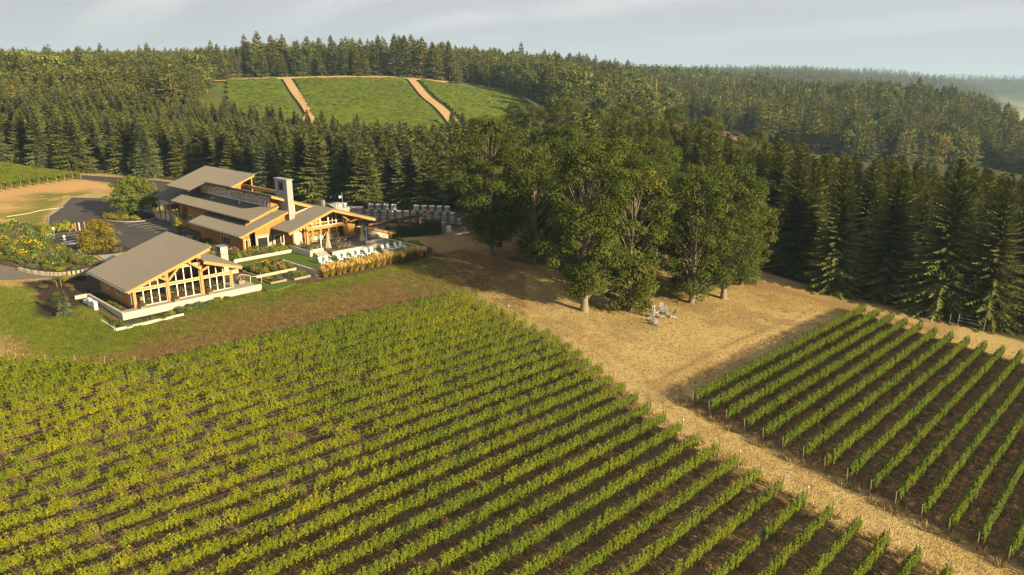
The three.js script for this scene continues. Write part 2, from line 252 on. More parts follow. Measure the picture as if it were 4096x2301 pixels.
// far land: one wide sheet, dipping just under the near ground
const brownField = [[90, 405], [136, 400], [156, 470], [158, 505], [118, 520], [94, 470]], fieldGap = [[74, 330], [104, 325], [150, 400], [162, 508], [116, 524], [88, 470]];
{
  const ax = (a) => { const o = []; for (const [from, to, step] of a) for (let x = from; x < to - 1e-6; x += step) o.push(x); o.push(a[a.length - 1][1]); return o; };
  const xs = ax([[-9000, -2400, 600], [-2400, -700, 85], [-700, -132, 18], [-132, 112, 20.33], [112, 700, 18], [700, 2800, 60], [2800, 9000, 600]]), fs = ax([[-400, 20, 60], [20, 224, 20.4], [224, 900, 14], [900, 2600, 50], [2600, 9500, 460]]);
  const pos = [], col = [], idx = [], nx = xs.length;
  for (const F of fs) for (const X of xs) {
    const ins = Math.min(X - (NX0), NX1 - X, F - NF0, NF1 - F); // inside the near sheet
    pos.push(X, hgt(X, F) - (ins > 0 ? 0.7 : 0), -F);
    const f1 = fbm(X * 0.03, F * 0.03, 3), f2 = fbm(X * 0.004 + 9, F * 0.0025, 3); let c = [0.055, 0.06, 0.026].map(x => x * (0.7 + 0.6 * f1));
    const valley = sst(-28, -42, hgt(X, F)) * sst(700, 1000, F); const fld = f2 > 0.53 ? [0.32, 0.26, 0.12] : f2 > 0.4 ? [0.17, 0.2, 0.07] : [0.09, 0.11, 0.04];
    c = c.map((x, i) => mix(x, fld[i], valley)); if (X > -215 && X < 20 && F > 300 && F < 535) c = [0.1, 0.115, 0.028].map(x => x * (0.7 + 0.6 * f1)); col.push(...c);
  }
  for (let j = 0; j < fs.length - 1; j++) for (let i = 0; i < nx - 1; i++) { if (xs[i] > NX0 + 6 && xs[i + 1] < NX1 - 6 && fs[j] > NF0 + 6 && fs[j + 1] < NF1 - 6) continue; const a = j * nx + i, b = a + 1, c = a + nx, d = c + 1; idx.push(a, b, d, a, d, c); }
  const g = new THREE.BufferGeometry(); g.setAttribute('position', new THREE.Float32BufferAttribute(pos, 3)); g.setAttribute('color', new THREE.Float32BufferAttribute(col, 3)); g.setAttribute('uv', new THREE.Float32BufferAttribute(new Float32Array(pos.length / 3 * 2), 2)); g.setIndex(idx); g.computeVertexNormals();
  struct('terrain', g, new THREE.MeshPhysicalMaterial({ vertexColors: true, roughness: 1, specularIntensity: 0.1 }));
}
// distant hill ranges across the valley
for (const [az0, az1, dist, top, seed] of [[16, 40, 13500, 190, 3], [26, 52, 9000, 90, 8]]) {
  const T = new Tri(), N = 90, pt = (i, k) => { const a = mix(az0, az1, i / N) * Math.PI / 180, e = Math.sin(Math.PI * i / N) ** 0.5, y = (top * (0.45 + 0.75 * (fbm(i * 0.09 + seed, 4, 4)))) * e * (k === 1 ? 1 : 0) - 60 * (k === 1 ? 1 - e : 1), r = dist + (k - 1) * 900; return V3(Math.sin(a) * r, y, -Math.cos(a) * r); };
  for (let i = 0; i < N; i++) for (let k = 0; k < 2; k++) T.quad(pt(i, k), pt(i + 1, k), pt(i + 1, k + 1), pt(i, k + 1));
  struct('distant_hills', T.geo(), std([0.05, 0.06, 0.035], 1));
}
// draped sheets (roads, strips) following the land
function drape(poly, lift, step = 1.6) {
  let x0 = 1e9, x1 = -1e9, y0 = 1e9, y1 = -1e9; for (const [x, y] of poly) { x0 = Math.min(x0, x); x1 = Math.max(x1, x); y0 = Math.min(y0, y); y1 = Math.max(y1, y); }
  // clip each grid cell against the polygon by fanning the polygon's triangulation, then subdividing
  const tris = THREE.ShapeUtils.triangulateShape(poly.map(p => new THREE.Vector2(...p)), []), out = [];
  const cut = (a, b, c) => { const d = (p, q) => Math.hypot(p[0] - q[0], p[1] - q[1]), ab = d(a, b), bc = d(b, c), ca = d(c, a), m = Math.max(ab, bc, ca); if (m < step * 1.6) { out.push(a, b, c); return; } const h = (p, q) => [(p[0] + q[0]) / 2, (p[1] + q[1]) / 2]; if (m === ab) { const k = h(a, b); cut(a, k, c); cut(k, b, c); } else if (m === bc) { const k = h(b, c); cut(a, b, k); cut(a, k, c); } else { const k = h(c, a); cut(a, b, k); cut(k, b, c); } };
  for (const t of tris) cut(poly[t[0]], poly[t[1]], poly[t[2]]);
  const pos = [], uv = []; for (let i = 0; i < out.length; i += 3) { let t = [out[i], out[i + 1], out[i + 2]]; const ar = (t[1][0] - t[0][0]) * (t[2][1] - t[0][1]) - (t[1][1] - t[0][1]) * (t[2][0] - t[0][0]); if (ar < 0) t = [t[0], t[2], t[1]]; for (const [x, f] of t) { pos.push(x, hgt(x, f) + lift, -f); uv.push(x, f); } }
  const g = new THREE.BufferGeometry(); g.setAttribute('position', new THREE.Float32BufferAttribute(pos, 3)); g.setAttribute('uv', new THREE.Float32BufferAttribute(uv, 2)); g.computeVertexNormals(); return g;
}
function smoothPoly(P, n = 5) { const c = new THREE.CatmullRomCurve3(P.map(([x, f]) => V3(x, 0, f)), true, 'centripetal'); return c.getPoints(P.length * n).slice(0, -1).map(p => [p.x, p.z]); }
function ribbon(line, w, lift, thick = 0) { // line of [X,F]
  const T = new Tri(), L = line.map(([x, f], i) => { const a = line[Math.max(0, i - 1)], b = line[Math.min(line.length - 1, i + 1)], dx = b[0] - a[0], df = b[1] - a[1], l = Math.hypot(dx, df) || 1, k = w / 2 / l; return [[x - df * k, f + dx * k], [x + df * k, f - dx * k]]; });
  const P = ([x, f], dy) => V3(x, hgt(x, f) + dy, -f);
  for (let i = 0; i < L.length - 1; i++) { const [a, b] = L[i], [c, d] = L[i + 1]; T.quad(P(a, lift), P(b, lift), P(d, lift), P(c, lift)); if (thick) { T.quad(P(a, lift), P(c, lift), P(c, lift - thick), P(a, lift - thick)); T.quad(P(b, lift - thick), P(d, lift - thick), P(d, lift), P(b, lift)); } }
  if (thick) { const e = (q) => T.quad(P(q[0], lift), P(q[0], lift - thick), P(q[1], lift - thick), P(q[1], lift)); e(L[0]); e(L[L.length - 1]); }
  return T.geo();
}
const dense = (P, step = 1) => { const o = []; for (let i = 0; i < P.length - 1; i++) { const [a, b] = [P[i], P[i + 1]], n = Math.max(1, Math.round(Math.hypot(b[0] - a[0], b[1] - a[1]) / step)); for (let k = 0; k < n; k++) o.push([mix(a[0], b[0], k / n), mix(a[1], b[1], k / n)]); } o.push(P[P.length - 1]); return o; };
const curve = (P, n = 8) => new THREE.CatmullRomCurve3(P.map(([x, f]) => V3(x, 0, f)), false, 'centripetal').getPoints(P.length * n).map(p => [p.x, p.z]);

const asphalt = grainy([0.062, 0.057, 0.054], 0.9, 9, 0.35, 1, 1, 3), asphaltOld = grainy([0.13, 0.115, 0.095], 0.95, 12, 0.32, 1, 1, 9), concrete = grainy([0.3, 0.275, 0.235], 0.85, 3.2, 0.22, 1, 1, 5), concreteWall = grainy([0.42, 0.385, 0.32], 0.85, 2.6, 0.26, 1.6, 0.5, 12), whitePaint = std([0.62, 0.6, 0.55], 0.8), mulchM = grainy([0.045, 0.032, 0.024], 1, 2, 0.5, 1, 1, 21);
struct('driveway', drape(smoothPoly(drive, 4), 0.06), asphaltOld);
struct('car_park', drape(lot, 0.07), asphalt);
struct('road', drape(smoothPoly(farRoad, 4), 0.07), asphalt);
struct('pavement', drape([[-65.1, 119.9], [-58.5, 121.5], [-52, 112], [-55, 106], [-62, 108.4], [-66, 113], [-69, 116.3]], 0.11), concrete);
struct('pavement', drape([[-78, 153.6], [-75.5, 150.8], [-62.3, 139.6], [-59, 141.5], [-60.5, 147.5], [-70, 157]], 0.13), concrete);
struct('pavement', drape([[-80.3, 123.6], [-77.6, 121.8], [-76.1, 123.4], [-78.9, 125.3]], 0.11), concrete);
// painted bays, all laid on the asphalt
const bay = (a, b) => { const d = dense([a, b], 1.2); const m = struct('parking_line', ribbon(d, 0.13, 0.095), whitePaint); return m; };
for (const [a, b] of [[[-78.6, 143.3], [-75.4, 148.8]], [[-76.7, 141.2], [-72.9, 147.3]], [[-74.4, 139.9], [-70.9, 145.6]], [[-72.4, 138.6], [-69, 143.8]], [[-70.4, 136.9], [-66.9, 142.1]], [[-68.5, 135], [-65, 140.1]], [[-66.5, 133.2], [-63.3, 138.3]],
  [[-85.2, 130.8], [-81.4, 135]], [[-83.2, 128.6], [-79.6, 132.6]], [[-81.4, 126.4], [-77.9, 130.2]], [[-79.8, 124.4], [-76.1, 128.3]], [[-78.1, 122.9], [-74.5, 126.4]], [[-76.1, 121.6], [-72.9, 124.6]], [[-75.1, 121.1], [-72, 124]]]) bay(a, b);
// kerbs
for (const line of [[[-97.6, 149.8], [-99, 155], [-101.5, 162], [-104, 168.5]], [[-86.6, 131.8], [-92.2, 140.4], [-97.6, 149.6]], [[-60, 147.5], [-62.4, 139.7], [-66, 142.8], [-75.4, 150.7]]]) struct('kerb', ribbon(dense(line, 0.8), 0.18, 0.2, 0.3), concrete);
// planted island in the car park, with its kerb
const island = smoothPoly([[-76.5, 146.6], [-79.2, 145.4], [-83.8, 146.8], [-86.8, 150.5], [-87.5, 155], [-84.5, 158.5], [-81, 157.5], [-78.2, 154.5], [-75.8, 150.8]], 5);
struct('planting_bed', drape(island, 0.2), mulchM);
struct('kerb', ribbon([...island, island[0], island[1]], 0.2, 0.24, 0.3), concrete);
const mapleBed = smoothPoly([[-76, 121], [-72.5, 124.5], [-68, 122.4], [-65.2, 120.3], [-66.5, 117.4], [-69.5, 116.2]], 4);
struct('planting_bed', drape(mapleBed, 0.16), mulchM);
// flower island by the drive, behind a low wall of upright stones
const flowerBed = smoothPoly([[-76, 107.6], [-72, 105.8], [-68.3, 105.6], [-65.2, 108.6], [-66, 112], [-69.6, 115.6], [-77.5, 121.2], [-85.5, 131], [-91.5, 138.6], [-98, 137.5], [-101, 128], [-96, 118.5], [-86, 112.5]], 4);
struct('planting_bed', drape(flowerBed, 0.16), grainy([0.075, 0.052, 0.035], 1, 3, 0.5, 1, 1, 31));
// ---------------------------------------------------------------- buildings (all in the building frame: u, y, v)
const P = (u, y, v) => V3(u, y, -v), bb = (u0, u1, y0, y1, v0, v1) => box(u0, u1, y0, y1, -v1, -v0);
const timber = grainy([0.4, 0.205, 0.055], 0.6, 1.6, 0.2, 0.25, 3, 2), siding = (() => { // stained vertical boards
  const t = texture(256, 256, (i, j) => { const b = Math.floor(i / 16), k = 0.84 + 0.24 * hash2(b, 3) + 0.12 * (vn(i * 0.6, j * 0.03 + b * 9) - 0.5), gap = i % 16 < 2 ? 0.62 : 1; return [0.36 * k * gap, 0.178 * k * gap, 0.045 * k * gap]; }); t.repeat.set(1 / 2.2, 1 / 2.2); return new THREE.MeshPhysicalMaterial({ map: t, roughness: 0.75, specularIntensity: 0.3, side: THREE.DoubleSide }); })();
const greySiding = grainy([0.3, 0.26, 0.2], 0.85, 2, 0.2, 4, 0.3, 6), roofMetal = grainy([0.112, 0.1, 0.09], 0.6, 6, 0.14, 0.3, 1, 8, { specularIntensity: 0.35 }), roofEdge = std([0.07, 0.055, 0.045], 0.5, { metalness: 0.3 }), gutter = std([0.42, 0.44, 0.46], 0.35, { metalness: 0.6 }), frameWhite = std([0.62, 0.58, 0.5], 0.55), woodFloor = grainy([0.16, 0.11, 0.07], 0.6, 2, 0.25, 0.3, 2, 14), cream = std([0.5, 0.45, 0.36], 0.9);
const glass = new THREE.MeshPhysicalMaterial({ color: C3(0.86, 0.9, 0.88), roughness: 0.02, transmission: 1, thickness: 0, ior: 1.5, side: THREE.DoubleSide }), darkGlass = new THREE.MeshPhysicalMaterial({ color: C3(0.02, 0.022, 0.02), roughness: 0.05, clearcoat: 1, side: THREE.DoubleSide });
const clerWhite = std([0.75, 0.74, 0.7], 0.5), steel = std([0.7, 0.7, 0.7], 0.25, { metalness: 0.88 }), galv = std([0.4, 0.42, 0.44], 0.45, { metalness: 0.8 }), blackMetal = std([0.03, 0.028, 0.026], 0.5), white = std([0.72, 0.7, 0.66], 0.55);
function house(name, label, category, u0, v0, y0) {
  const g = thing(name, label, category, WP(u0, v0, y0), BT);
  const put = (n, geo, mat, parent = g) => { const q = Array.isArray(geo) ? merge(geo) : clean(geo); q.translate(-u0, -y0, v0); return part(n, q, mat, parent); };
  return { g, put };
}
// ribbed metal sheet rising along u; underside and edges included
function roofSheet(u0, y0, u1, y1, v0, v1, th = 0.1, pitch = 0.45) {
  const T = new Tri(), n = Math.round((v1 - v0) / pitch), prof = [];
  for (let i = 0; i < n; i++) { const v = v0 + (v1 - v0) * i / n, w = (v1 - v0) / n; prof.push([v, 0], [v + w * 0.5, 0], [v + w * 0.6, 0.1], [v + w * 0.9, 0.1]); } prof.push([v1, 0]);
  for (let i = 0; i < prof.length - 1; i++) { const [a, h] = prof[i], [b, k] = prof[i + 1]; T.quad(P(u0, y0 + h, a), P(u1, y1 + h, a), P(u1, y1 + k, b), P(u0, y0 + k, b)); T.quad(P(u0, y0 + h, a), P(u0, y0 + k, b), P(u0, y0 - th, b), P(u0, y0 - th, a)); T.quad(P(u1, y1 + h, a), P(u1, y1 - th, a), P(u1, y1 - th, b), P(u1, y1 + k, b)); }
  for (const v of [v0, v1]) T.quad(P(u0, y0, v), P(u1, y1, v), P(u1, y1 - th, v), P(u0, y0 - th, v));
  T.quad(P(u0, y0 - th, v0), P(u1, y1 - th, v0), P(u1, y1 - th, v1), P(u0, y0 - th, v1));
  const g = T.geo(), p = g.attributes.position, uv = g.attributes.uv; for (let i = 0; i < p.count; i++) uv.setXY(i, p.getX(i), -p.getZ(i)); return g;
}
function wallU(pts, v0, v1) { const s = new THREE.Shape(pts.map(p => new THREE.Vector2(...p))), g = new THREE.ExtrudeGeometry(s, { depth: v1 - v0, bevelEnabled: false }); g.translate(0, 0, -v1); return g; }          // outline in (u, y)
function wallV(pts, u0, u1) { const s = new THREE.Shape(pts.map(p => new THREE.Vector2(...p))), g = new THREE.ExtrudeGeometry(s, { depth: u1 - u0, bevelEnabled: false }); g.rotateY(Math.PI / 2); g.translate(u0, 0, 0); return g; } // outline in (v, y)
// a glazed opening in the plane v: four corner heights allow sloping heads
function glazed(h, name, u0, u1, yb, yt0, yt1, v, fw, fmat, gmat, mullions = 0, rail = 0) {
  const d = 0.07, bars = [bb(u0, u1, yb, yb + fw, v - d / 2, v + d / 2), bar(P(u0, yt0 - fw / 2, v), P(u1, yt1 - fw / 2, v), d, fw), bb(u0, u0 + fw, yb + fw, Math.min(yt0, yt1 + 9) - fw * 0.6, v - d / 2 - 0.003, v + d / 2 + 0.003), bb(u1 - fw, u1, yb + fw, yt1 - fw * 0.6, v - d / 2 - 0.003, v + d / 2 + 0.003)];
  for (let i = 1; i <= mullions; i++) { const u = mix(u0, u1, i / (mullions + 1)), y = mix(yt0, yt1, i / (mullions + 1)); bars.push(bb(u - fw * 0.35, u + fw * 0.35, yb + fw, y - fw * 0.6, v - d / 2, v + d / 2)); }
  if (rail) bars.push(bb(u0 + fw, u1 - fw, rail, rail + fw * 0.7, v - d / 2, v + d / 2));
  const f = h.put(name, bars.filter(Boolean), fmat); const T = new Tri(); T.quad(P(u0 + 0.01, yb + 0.01, v), P(u1 - 0.01, yb + 0.01, v), P(u1 - 0.01, yt1 - 0.02, v), P(u0 + 0.01, yt0 - 0.02, v));
  h.put('pane', T.geo(), gmat, f); return f;
}
function windowV(h, u, v0, v1, y0, y1, mull = 1, fmat = frameWhite) { // window in a side wall facing -u
  const b = [bb(u - 0.09, u, y0, y0 + 0.09, v0, v1), bb(u - 0.09, u, y1 - 0.09, y1, v0, v1), bb(u - 0.087, u, y0 + 0.09, y1 - 0.09, v0, v0 + 0.09), bb(u - 0.087, u, y0 + 0.09, y1 - 0.09, v1 - 0.09, v1)];
  for (let i = 1; i <= mull; i++) { const v = mix(v0, v1, i / (mull + 1)); b.push(bb(u - 0.087, u, y0 + 0.09, y1 - 0.09, v - 0.05, v + 0.05)); }
  const f = h.put('window', b, fmat); h.put('pane', bb(u - 0.045, u - 0.035, y0 + 0.02, y1 - 0.02, v0 + 0.02, v1 - 0.02), darkGlass, f);
}
function windowU(h, v, u0, u1, y0, y1, mull = 0, fmat = frameWhite) { // window in a front wall facing -v
  const b = [bb(u0, u1, y0, y0 + 0.1, v - 0.09, v), bb(u0, u1, y1 - 0.1, y1, v - 0.09, v), bb(u0, u0 + 0.1, y0 + 0.1, y1 - 0.1, v - 0.087, v), bb(u1 - 0.1, u1, y0 + 0.1, y1 - 0.1, v - 0.087, v)];
  for (let i = 1; i <= mull; i++) { const u = mix(u0, u1, mull === 1 ? 0.66 : i / (mull + 1)); b.push(bb(u - 0.05, u + 0.05, y0 + 0.1, y1 - 0.1, v - 0.087, v)); }
  const f = h.put('window', b, fmat); h.put('pane', bb(u0 + 0.02, u1 - 0.02, y0 + 0.02, y1 - 0.02, v - 0.045, v - 0.035), darkGlass, f);
}

// ---- the pavilion
{
  const h = house('pavilion', 'timber pavilion with a tall glazed gable front and a split brown metal roof', 'building', 6.7, 6, 6), { put } = h;
  const r1 = u => 8.62 + (u + 1.12) * 0.352, r2 = u => 11.05 - (u - 8.56) * 0.328;
  put('floor', bb(-0.1, 13.5, 5.7, 6.02, 0, 12), woodFloor);
  const roof = put('roof', roofSheet(-1.12, r1(-1.12) + 0.12, 10.15, r1(10.15) + 0.12, -1.4, 13.1), roofMetal);
  put('ridge_cap', bb(10.15, 10.3, r1(10.15) - 0.05, r1(10.15) + 0.2, -1.4, 13.1), gutter, roof);
  put('gutter', bb(-1.28, -1.12, r1(-1.12) - 0.06, r1(-1.12) + 0.08, -1.4, 13.1), gutter, roof);
  put('roof', roofSheet(8.9, r2(8.9) + 0.12, 14.45, r2(14.45) + 0.12, -1.4, 13), roofMetal);
  for (const v of [-1.32, 3.2, 8, 13]) put('rafter', bar(P(-1.0, r1(-1) - 0.18, v), P(10.1, r1(10.1) - 0.18, v), 0.18, 0.36), timber);
  for (const v of [-1.32, 4.5, 12.9]) put('rafter', bar(P(9.05, r2(9.05) - 0.2, v), P(14.35, r2(14.35) - 0.2, v), 0.18, 0.4), timber);
  put('post', bb(-0.02, 0.3, 6, r1(0) - 0.3, -0.2, 0.12), timber); put('post', bb(4.28, 4.62, 6, r1(4.45) - 0.3, -0.28, 0.1), timber); put('post', bb(8.85, 9.2, 6, r1(9) - 0.3, -0.28, 0.1), timber); put('post', bb(13.15, 13.45, 6, r2(13.3) - 0.32, -0.2, 0.12), timber);
  // braces under the front rafter
  for (const [a, b] of [[[4.45, 8.9], [2.95, r1(2.95) - 0.25]], [[4.5, 8.85], [6.75, r1(6.75) - 0.25]], [[9, 9.6], [6.95, r1(6.95) - 0.25]], [[9.05, 9.35], [10.6, r2(10.6) - 0.3]]]) put('brace', bar(P(a[0], a[1], -0.42), P(b[0], b[1], -0.42), 0.2, 0.26), timber);
  // glazing: folding doors below, raked windows above
  const bays = [[0.3, 4.28, r1], [4.62, 8.85, r1], [9.2, 13.15, r2]];
  bays.forEach(([a, b, r], bi) => {
    for (let i = 0; i < 4; i++) glazed(h, 'door_panel', mix(a, b, i / 4), mix(a, b, (i + 1) / 4), 6.02, 8.12, 8.12, 0, 0.065, frameWhite, glass);
    put('beam', bb(a, b, 8.13, 8.4, -0.1, 0.1), timber);
    for (let i = 0; i < 4; i++) {
      const u0 = mix(a, b, i / 4), u1 = mix(a, b, (i + 1) / 4), t0 = r(u0) - 0.36, t1 = r(u1) - 0.36, yb = 8.42;
      if (Math.max(t0, t1) - yb < 0.5) continue;
      if (Math.min(t0, t1) - yb > 2.05) { glazed(h, 'window', u0, u1, yb, 10.25, 10.25, 0, 0.06, frameWhite, glass); put('beam', bb(u0, u1, 10.26, 10.44, -0.07, 0.07), timber); if (Math.max(t0, t1) > 10.95) glazed(h, 'window', u0, u1, 10.46, Math.max(t0, 10.6), Math.max(t1, 10.6), 0, 0.06, frameWhite, glass); }
      else glazed(h, 'window', u0, u1, yb, Math.max(t0, yb + 0.12), Math.max(t1, yb + 0.12), 0, 0.06, frameWhite, glass);
    }
  });
  // solid walls
  put('wall', wallV([[0.1, 5.4], [12, 5.4], [12, r1(0) - 0.1], [0.1, r1(0) - 0.1]], -0.02, 0.18), siding);
  put('wall', wallU([[0.18, 5.6], [13.4, 5.6], [13.4, r2(13.4) - 0.1], [9, r2(9) - 0.1], [9, r1(9) - 0.1], [0.18, r1(0.18) - 0.1]], 11.8, 12), cream);
  put('wall', wallU([[0.18, 8.9], [8.9, 8.9], [8.9, r1(8.9) - 0.1], [0.5, r1(0.5) - 0.1]], 12.01, 12.1), siding);
  put('wall', wallV([[2.2, 6], [11.8, 6], [11.8, r2(13.3) - 0.1], [2.2, r2(13.3) - 0.1]], 13.2, 13.4), siding);
  windowV(h, -0.02, 0.4, 1.15, 6.35, 8.1, 0); windowV(h, -0.02, 4.2, 5.7, 6.7, 8.0, 1); windowV(h, -0.02, 8.4, 9.6, 6.9, 8, 1);
}
// tables and chairs seen through the glass
const oak = grainy([0.14, 0.085, 0.05], 0.5, 1, 0.2, 0.3, 3, 17), seatFabric = std([0.3, 0.27, 0.2], 0.9), linen = std([0.5, 0.49, 0.4], 0.9);
function diningTable(u, v, y, L, label, group, mat = oak, cloth = false) {
  const t = thing('dining_table', label, 'table', WP(u, v, y), BT, group);
  if (cloth) { part('table_top', box(-L / 2, L / 2, 0.7, 0.75, -0.42, 0.42), oak, t); part('tablecloth', merge([box(-L / 2 - 0.02, L / 2 + 0.02, 0.755, 0.77, -0.44, 0.44), box(-L / 2 - 0.02, L / 2 + 0.02, 0.1, 0.755, 0.43, 0.44), box(-L / 2 - 0.02, L / 2 + 0.02, 0.1, 0.755, -0.44, -0.43), box(L / 2 + 0.01, L / 2 + 0.02, 0.1, 0.755, -0.43, 0.43), box(-L / 2 - 0.02, -L / 2 - 0.01, 0.1, 0.755, -0.43, 0.43)]), linen, t); }
  else part('table_top', box(-L / 2, L / 2, 0.71, 0.76, -0.45, 0.45), mat, t);
  for (const x of [-1, 1]) for (const z of [-1, 1]) part('leg', box(x * (L / 2 - 0.12) - 0.035, x * (L / 2 - 0.12) + 0.035, 0, 0.7, z * 0.34 - 0.035, z * 0.34 + 0.035), mat, t);
  return t;
}
let chairProto = null;
function diningChair(u, v, y, turn, label, group) {
  if (!chairProto) {
    const t = thing('dining_chair', label, 'chair', WP(u, v, y), BT + turn, group); chairProto = t;
    part('seat', box(-0.25, 0.25, 0.42, 0.47, -0.24, 0.24), seatFabric, t);
    part('backrest', bar(V3(0, 0.5, -0.24), V3(0, 0.95, -0.34), 0.48, 0.035, V3(0, 0, 1)), seatFabric, t);
    for (const x of [-0.24, 0.24]) { part('leg', rod(V3(x, 0, 0.24), V3(x, 0.62, 0.2), 0.02), blackMetal, t); part('leg', rod(V3(x, 0, -0.3), V3(x, 0.6, -0.26), 0.02), blackMetal, t); part('armrest', rod(V3(x, 0.62, 0.22), V3(x, 0.62, -0.28), 0.022), blackMetal, t); }
    return t;
  }
  return copyOf(chairProto, WP(u, v, y), BT + turn, label, group);
}
for (const [u, v, L] of [[2.3, 2.2, 2.8], [2.6, 6.2, 2.4], [6.6, 3, 2.4], [11.4, 2.2, 2.2]]) {
  diningTable(u, v, 6.02, L, 'long wooden table laid for tasting inside the glazed pavilion', 'tables inside the pavilion');
  for (let i = 0; i < 3; i++) for (const s of [-1, 1]) diningChair(u + (i - 1) * L / 3.2, v + s * 0.72, 6.02, s > 0 ? 0 : Math.PI, 'beige chair at a wooden table inside the glazed pavilion', 'chairs inside the pavilion');
}
{ // free-standing fireplace stack of the pavilion
  const t = house('outdoor_chimney', 'short pale concrete chimney with slate cap beside the pavilion roof', 'chimney', 16.4, 9, 5.6);
  t.put('stack', bb(15.9, 17, 5.6, 9.0, 8.2, 9.8), concreteWall); t.put('band', bb(15.87, 17.03, 9.0, 9.08, 8.17, 9.83), roofEdge);
  const top = t.put('flue_housing', [bb(15.9, 17, 9.08, 10.12, 8.2, 8.45), bb(15.9, 17, 9.08, 10.12, 9.55, 9.8), bb(16.8, 16.997, 9.08, 10.12, 8.45, 9.55), bb(15.903, 16.8, 9.08, 9.3, 8.45, 9.55)], concreteWall);
  t.put('flue', rod(P(16.4, 9.3, 9), P(16.4, 9.9, 9), 0.16), blackMetal, top); t.put('cap', bb(15.82, 17.08, 10.12, 10.22, 8.12, 9.88), std([0.16, 0.18, 0.22], 0.5));
}
// ---- the main building
{
  const h = house('winery_building', 'large timber winery with stepped brown metal roofs and a clerestory', 'building', 33, 30, 6), { put } = h;
  const rb = u => 9.72 + (u - 22.68) * 0.345, ra = u => 11.72 + (u - 25.7) * 0.352, rd = u => 15.75 - (u - 29.3) * 0.34, rc = u => 15.8 + (u - 29.3) * 0.385;
  const pl = u => 13.12 - (37.6 - u) * 0.338, pr = u => 13.12 - (u - 37.6) * 0.32;
  const sheet = (f, u0, u1, v0, v1, eave) => { const r = put('roof', roofSheet(u0, f(u0), u1, f(u1), v0, v1), roofMetal); if (eave === 'low') put('gutter', bb(u0 - 0.14, u0, f(u0) - 0.14, f(u0) + 0.02, v0, v1), gutter, r); if (eave === 'high') put('ridge_cap', bb(u1, u1 + 0.14, f(u1) - 0.16, f(u1) + 0.07, v0, v1), gutter, r); return r; };
  sheet(rb, 22.68, 32.4, 15.4, 35, 'low'); sheet(ra, 25.7, 31.3, 17.6, 58.2); sheet(rc, 29.3, 34.25, 30.9, 51.4, 'high'); sheet(rc, 26, 29.298, 41, 51.4); sheet(rd, 29.3, 31.75, 16.2, 30.8); sheet(rd, 31.76, 32.9, 19.3, 30.8); sheet(rd, 32.92, 46.6, 15.9, 48.5);
  sheet(pl, 28.8, 37.6, 10.6, 16.5); sheet(pr, 37.61, 46.6, 10.6, 15.85);
  // fascia boards along the rakes and eaves
  const fas = (f, u0, u1, v, d = 0.3) => put('fascia', bar(P(u0, f(u0) - 0.1 - d / 2, v), P(u1, f(u1) - 0.1 - d / 2, v), 0.1, d), timber);
  fas(rb, 22.75, 32.4, 15.47); fas(ra, 25.8, 31.3, 17.67); fas(rc, 29.35, 34.2, 30.97); fas(rd, 29.35, 31.75, 16.27, 0.34); fas(rd, 32.95, 46.5, 15.97, 0.42); fas(pl, 28.9, 37.6, 10.68, 0.42); fas(pr, 37.6, 46.5, 10.68, 0.42); fas(ra, 25.8, 31.3, 58.1);
  put('fascia', bb(29.2, 29.3, 15.45, 15.76, 16.2, 41), roofEdge); put('fascia', bb(25.6, 25.7, 11.5, 11.7, 17.6, 58.2), roofEdge); put('fascia', bb(25.9, 26, 14.3, 14.52, 41, 51.4), roofEdge);
  // walls
  put('wall', wallU([[25.9, 6], [33, 6], [33, 13], [32.4, rb(32.4) - 0.1], [25.9, rb(25.9) - 0.1]], 16.5, 16.7), siding);
  put('wall', wallU([[25.88, 6], [32.2, 6], [32.2, 9], [28.8, 9], [28.8, 9.3], [25.88, 9.3]], 16.44, 16.498), greySiding);
  put('wall', wallV([[18.2, 6], [34.4, 6], [34.4, rb(24.4) - 0.1], [18.2, rb(24.4) - 0.1]], 24.4, 24.6), siding);
  put('wall', bb(24.6, 26.1, 6, rb(24.7) - 0.1, 18.2, 18.4), siding); put('post', bb(24.4, 24.62, 6, rb(24.4) - 0.1, 16.4, 16.65), timber); put('post', bb(23.3, 23.5, 6, rb(23.3) - 0.1, 30, 30.2), timber);
  put('wall', wallV([[34.4, 6], [49.6, 6], [49.6, ra(27.3) - 0.1], [34.4, ra(27.3) - 0.1]], 27.3, 27.5), siding);
  put('wall', wallU([[27.5, 6], [30.3, 6], [30.3, ra(30.3) - 0.1], [27.5, ra(27.5) - 0.1]], 49.4, 49.6), siding); put('wall', wallV([[18.7, 9], [58, 6], [58, 13.1], [18.7, 13.1]], 30.3, 30.42), siding);
  put('wall', wallU([[24.6, 9.9], [31.3, 12.4], [31.3, 13.5], [26.2, ra(26.2) - 0.1]], 18.6, 18.8), siding);
  put('clerestory_wall', wallV([[18.5, 13], [45.2, 13], [45.2, 15.5], [18.5, 15.5]], 30.2, 30.42), timber);
  put('wall', wallU([[30.2, 12.5], [31.78, 12.5], [31.78, rd(31.78) - 0.1], [30.2, rd(30.2) - 0.1]], 18.3, 18.5), siding);
  put('wall', wallU([[33, 6], [46, 6], [46, rd(46) - 0.1], [33, rd(33) - 0.1]], 16.3, 16.5), siding); put('wall', wallV([[16.5, 6], [48, 6], [48, rd(46) - 0.1], [16.5, rd(46) - 0.1]], 45.8, 46), siding); put('wall', wallU([[31.5, 6], [45.8, 6], [45.8, rd(45.8) - 0.1], [30.4, 14.9]], 48, 48.2), siding);
  // clerestory windows
  for (const [a, b, n] of [[44.9, 39.5, 8], [39.2, 33.4, 9], [33.1, 26.9, 9], [26.6, 22.8, 6], [22.5, 18.8, 6]]) windowV(h, 30.2, b, a, 13.42, 15.05, n, clerWhite);
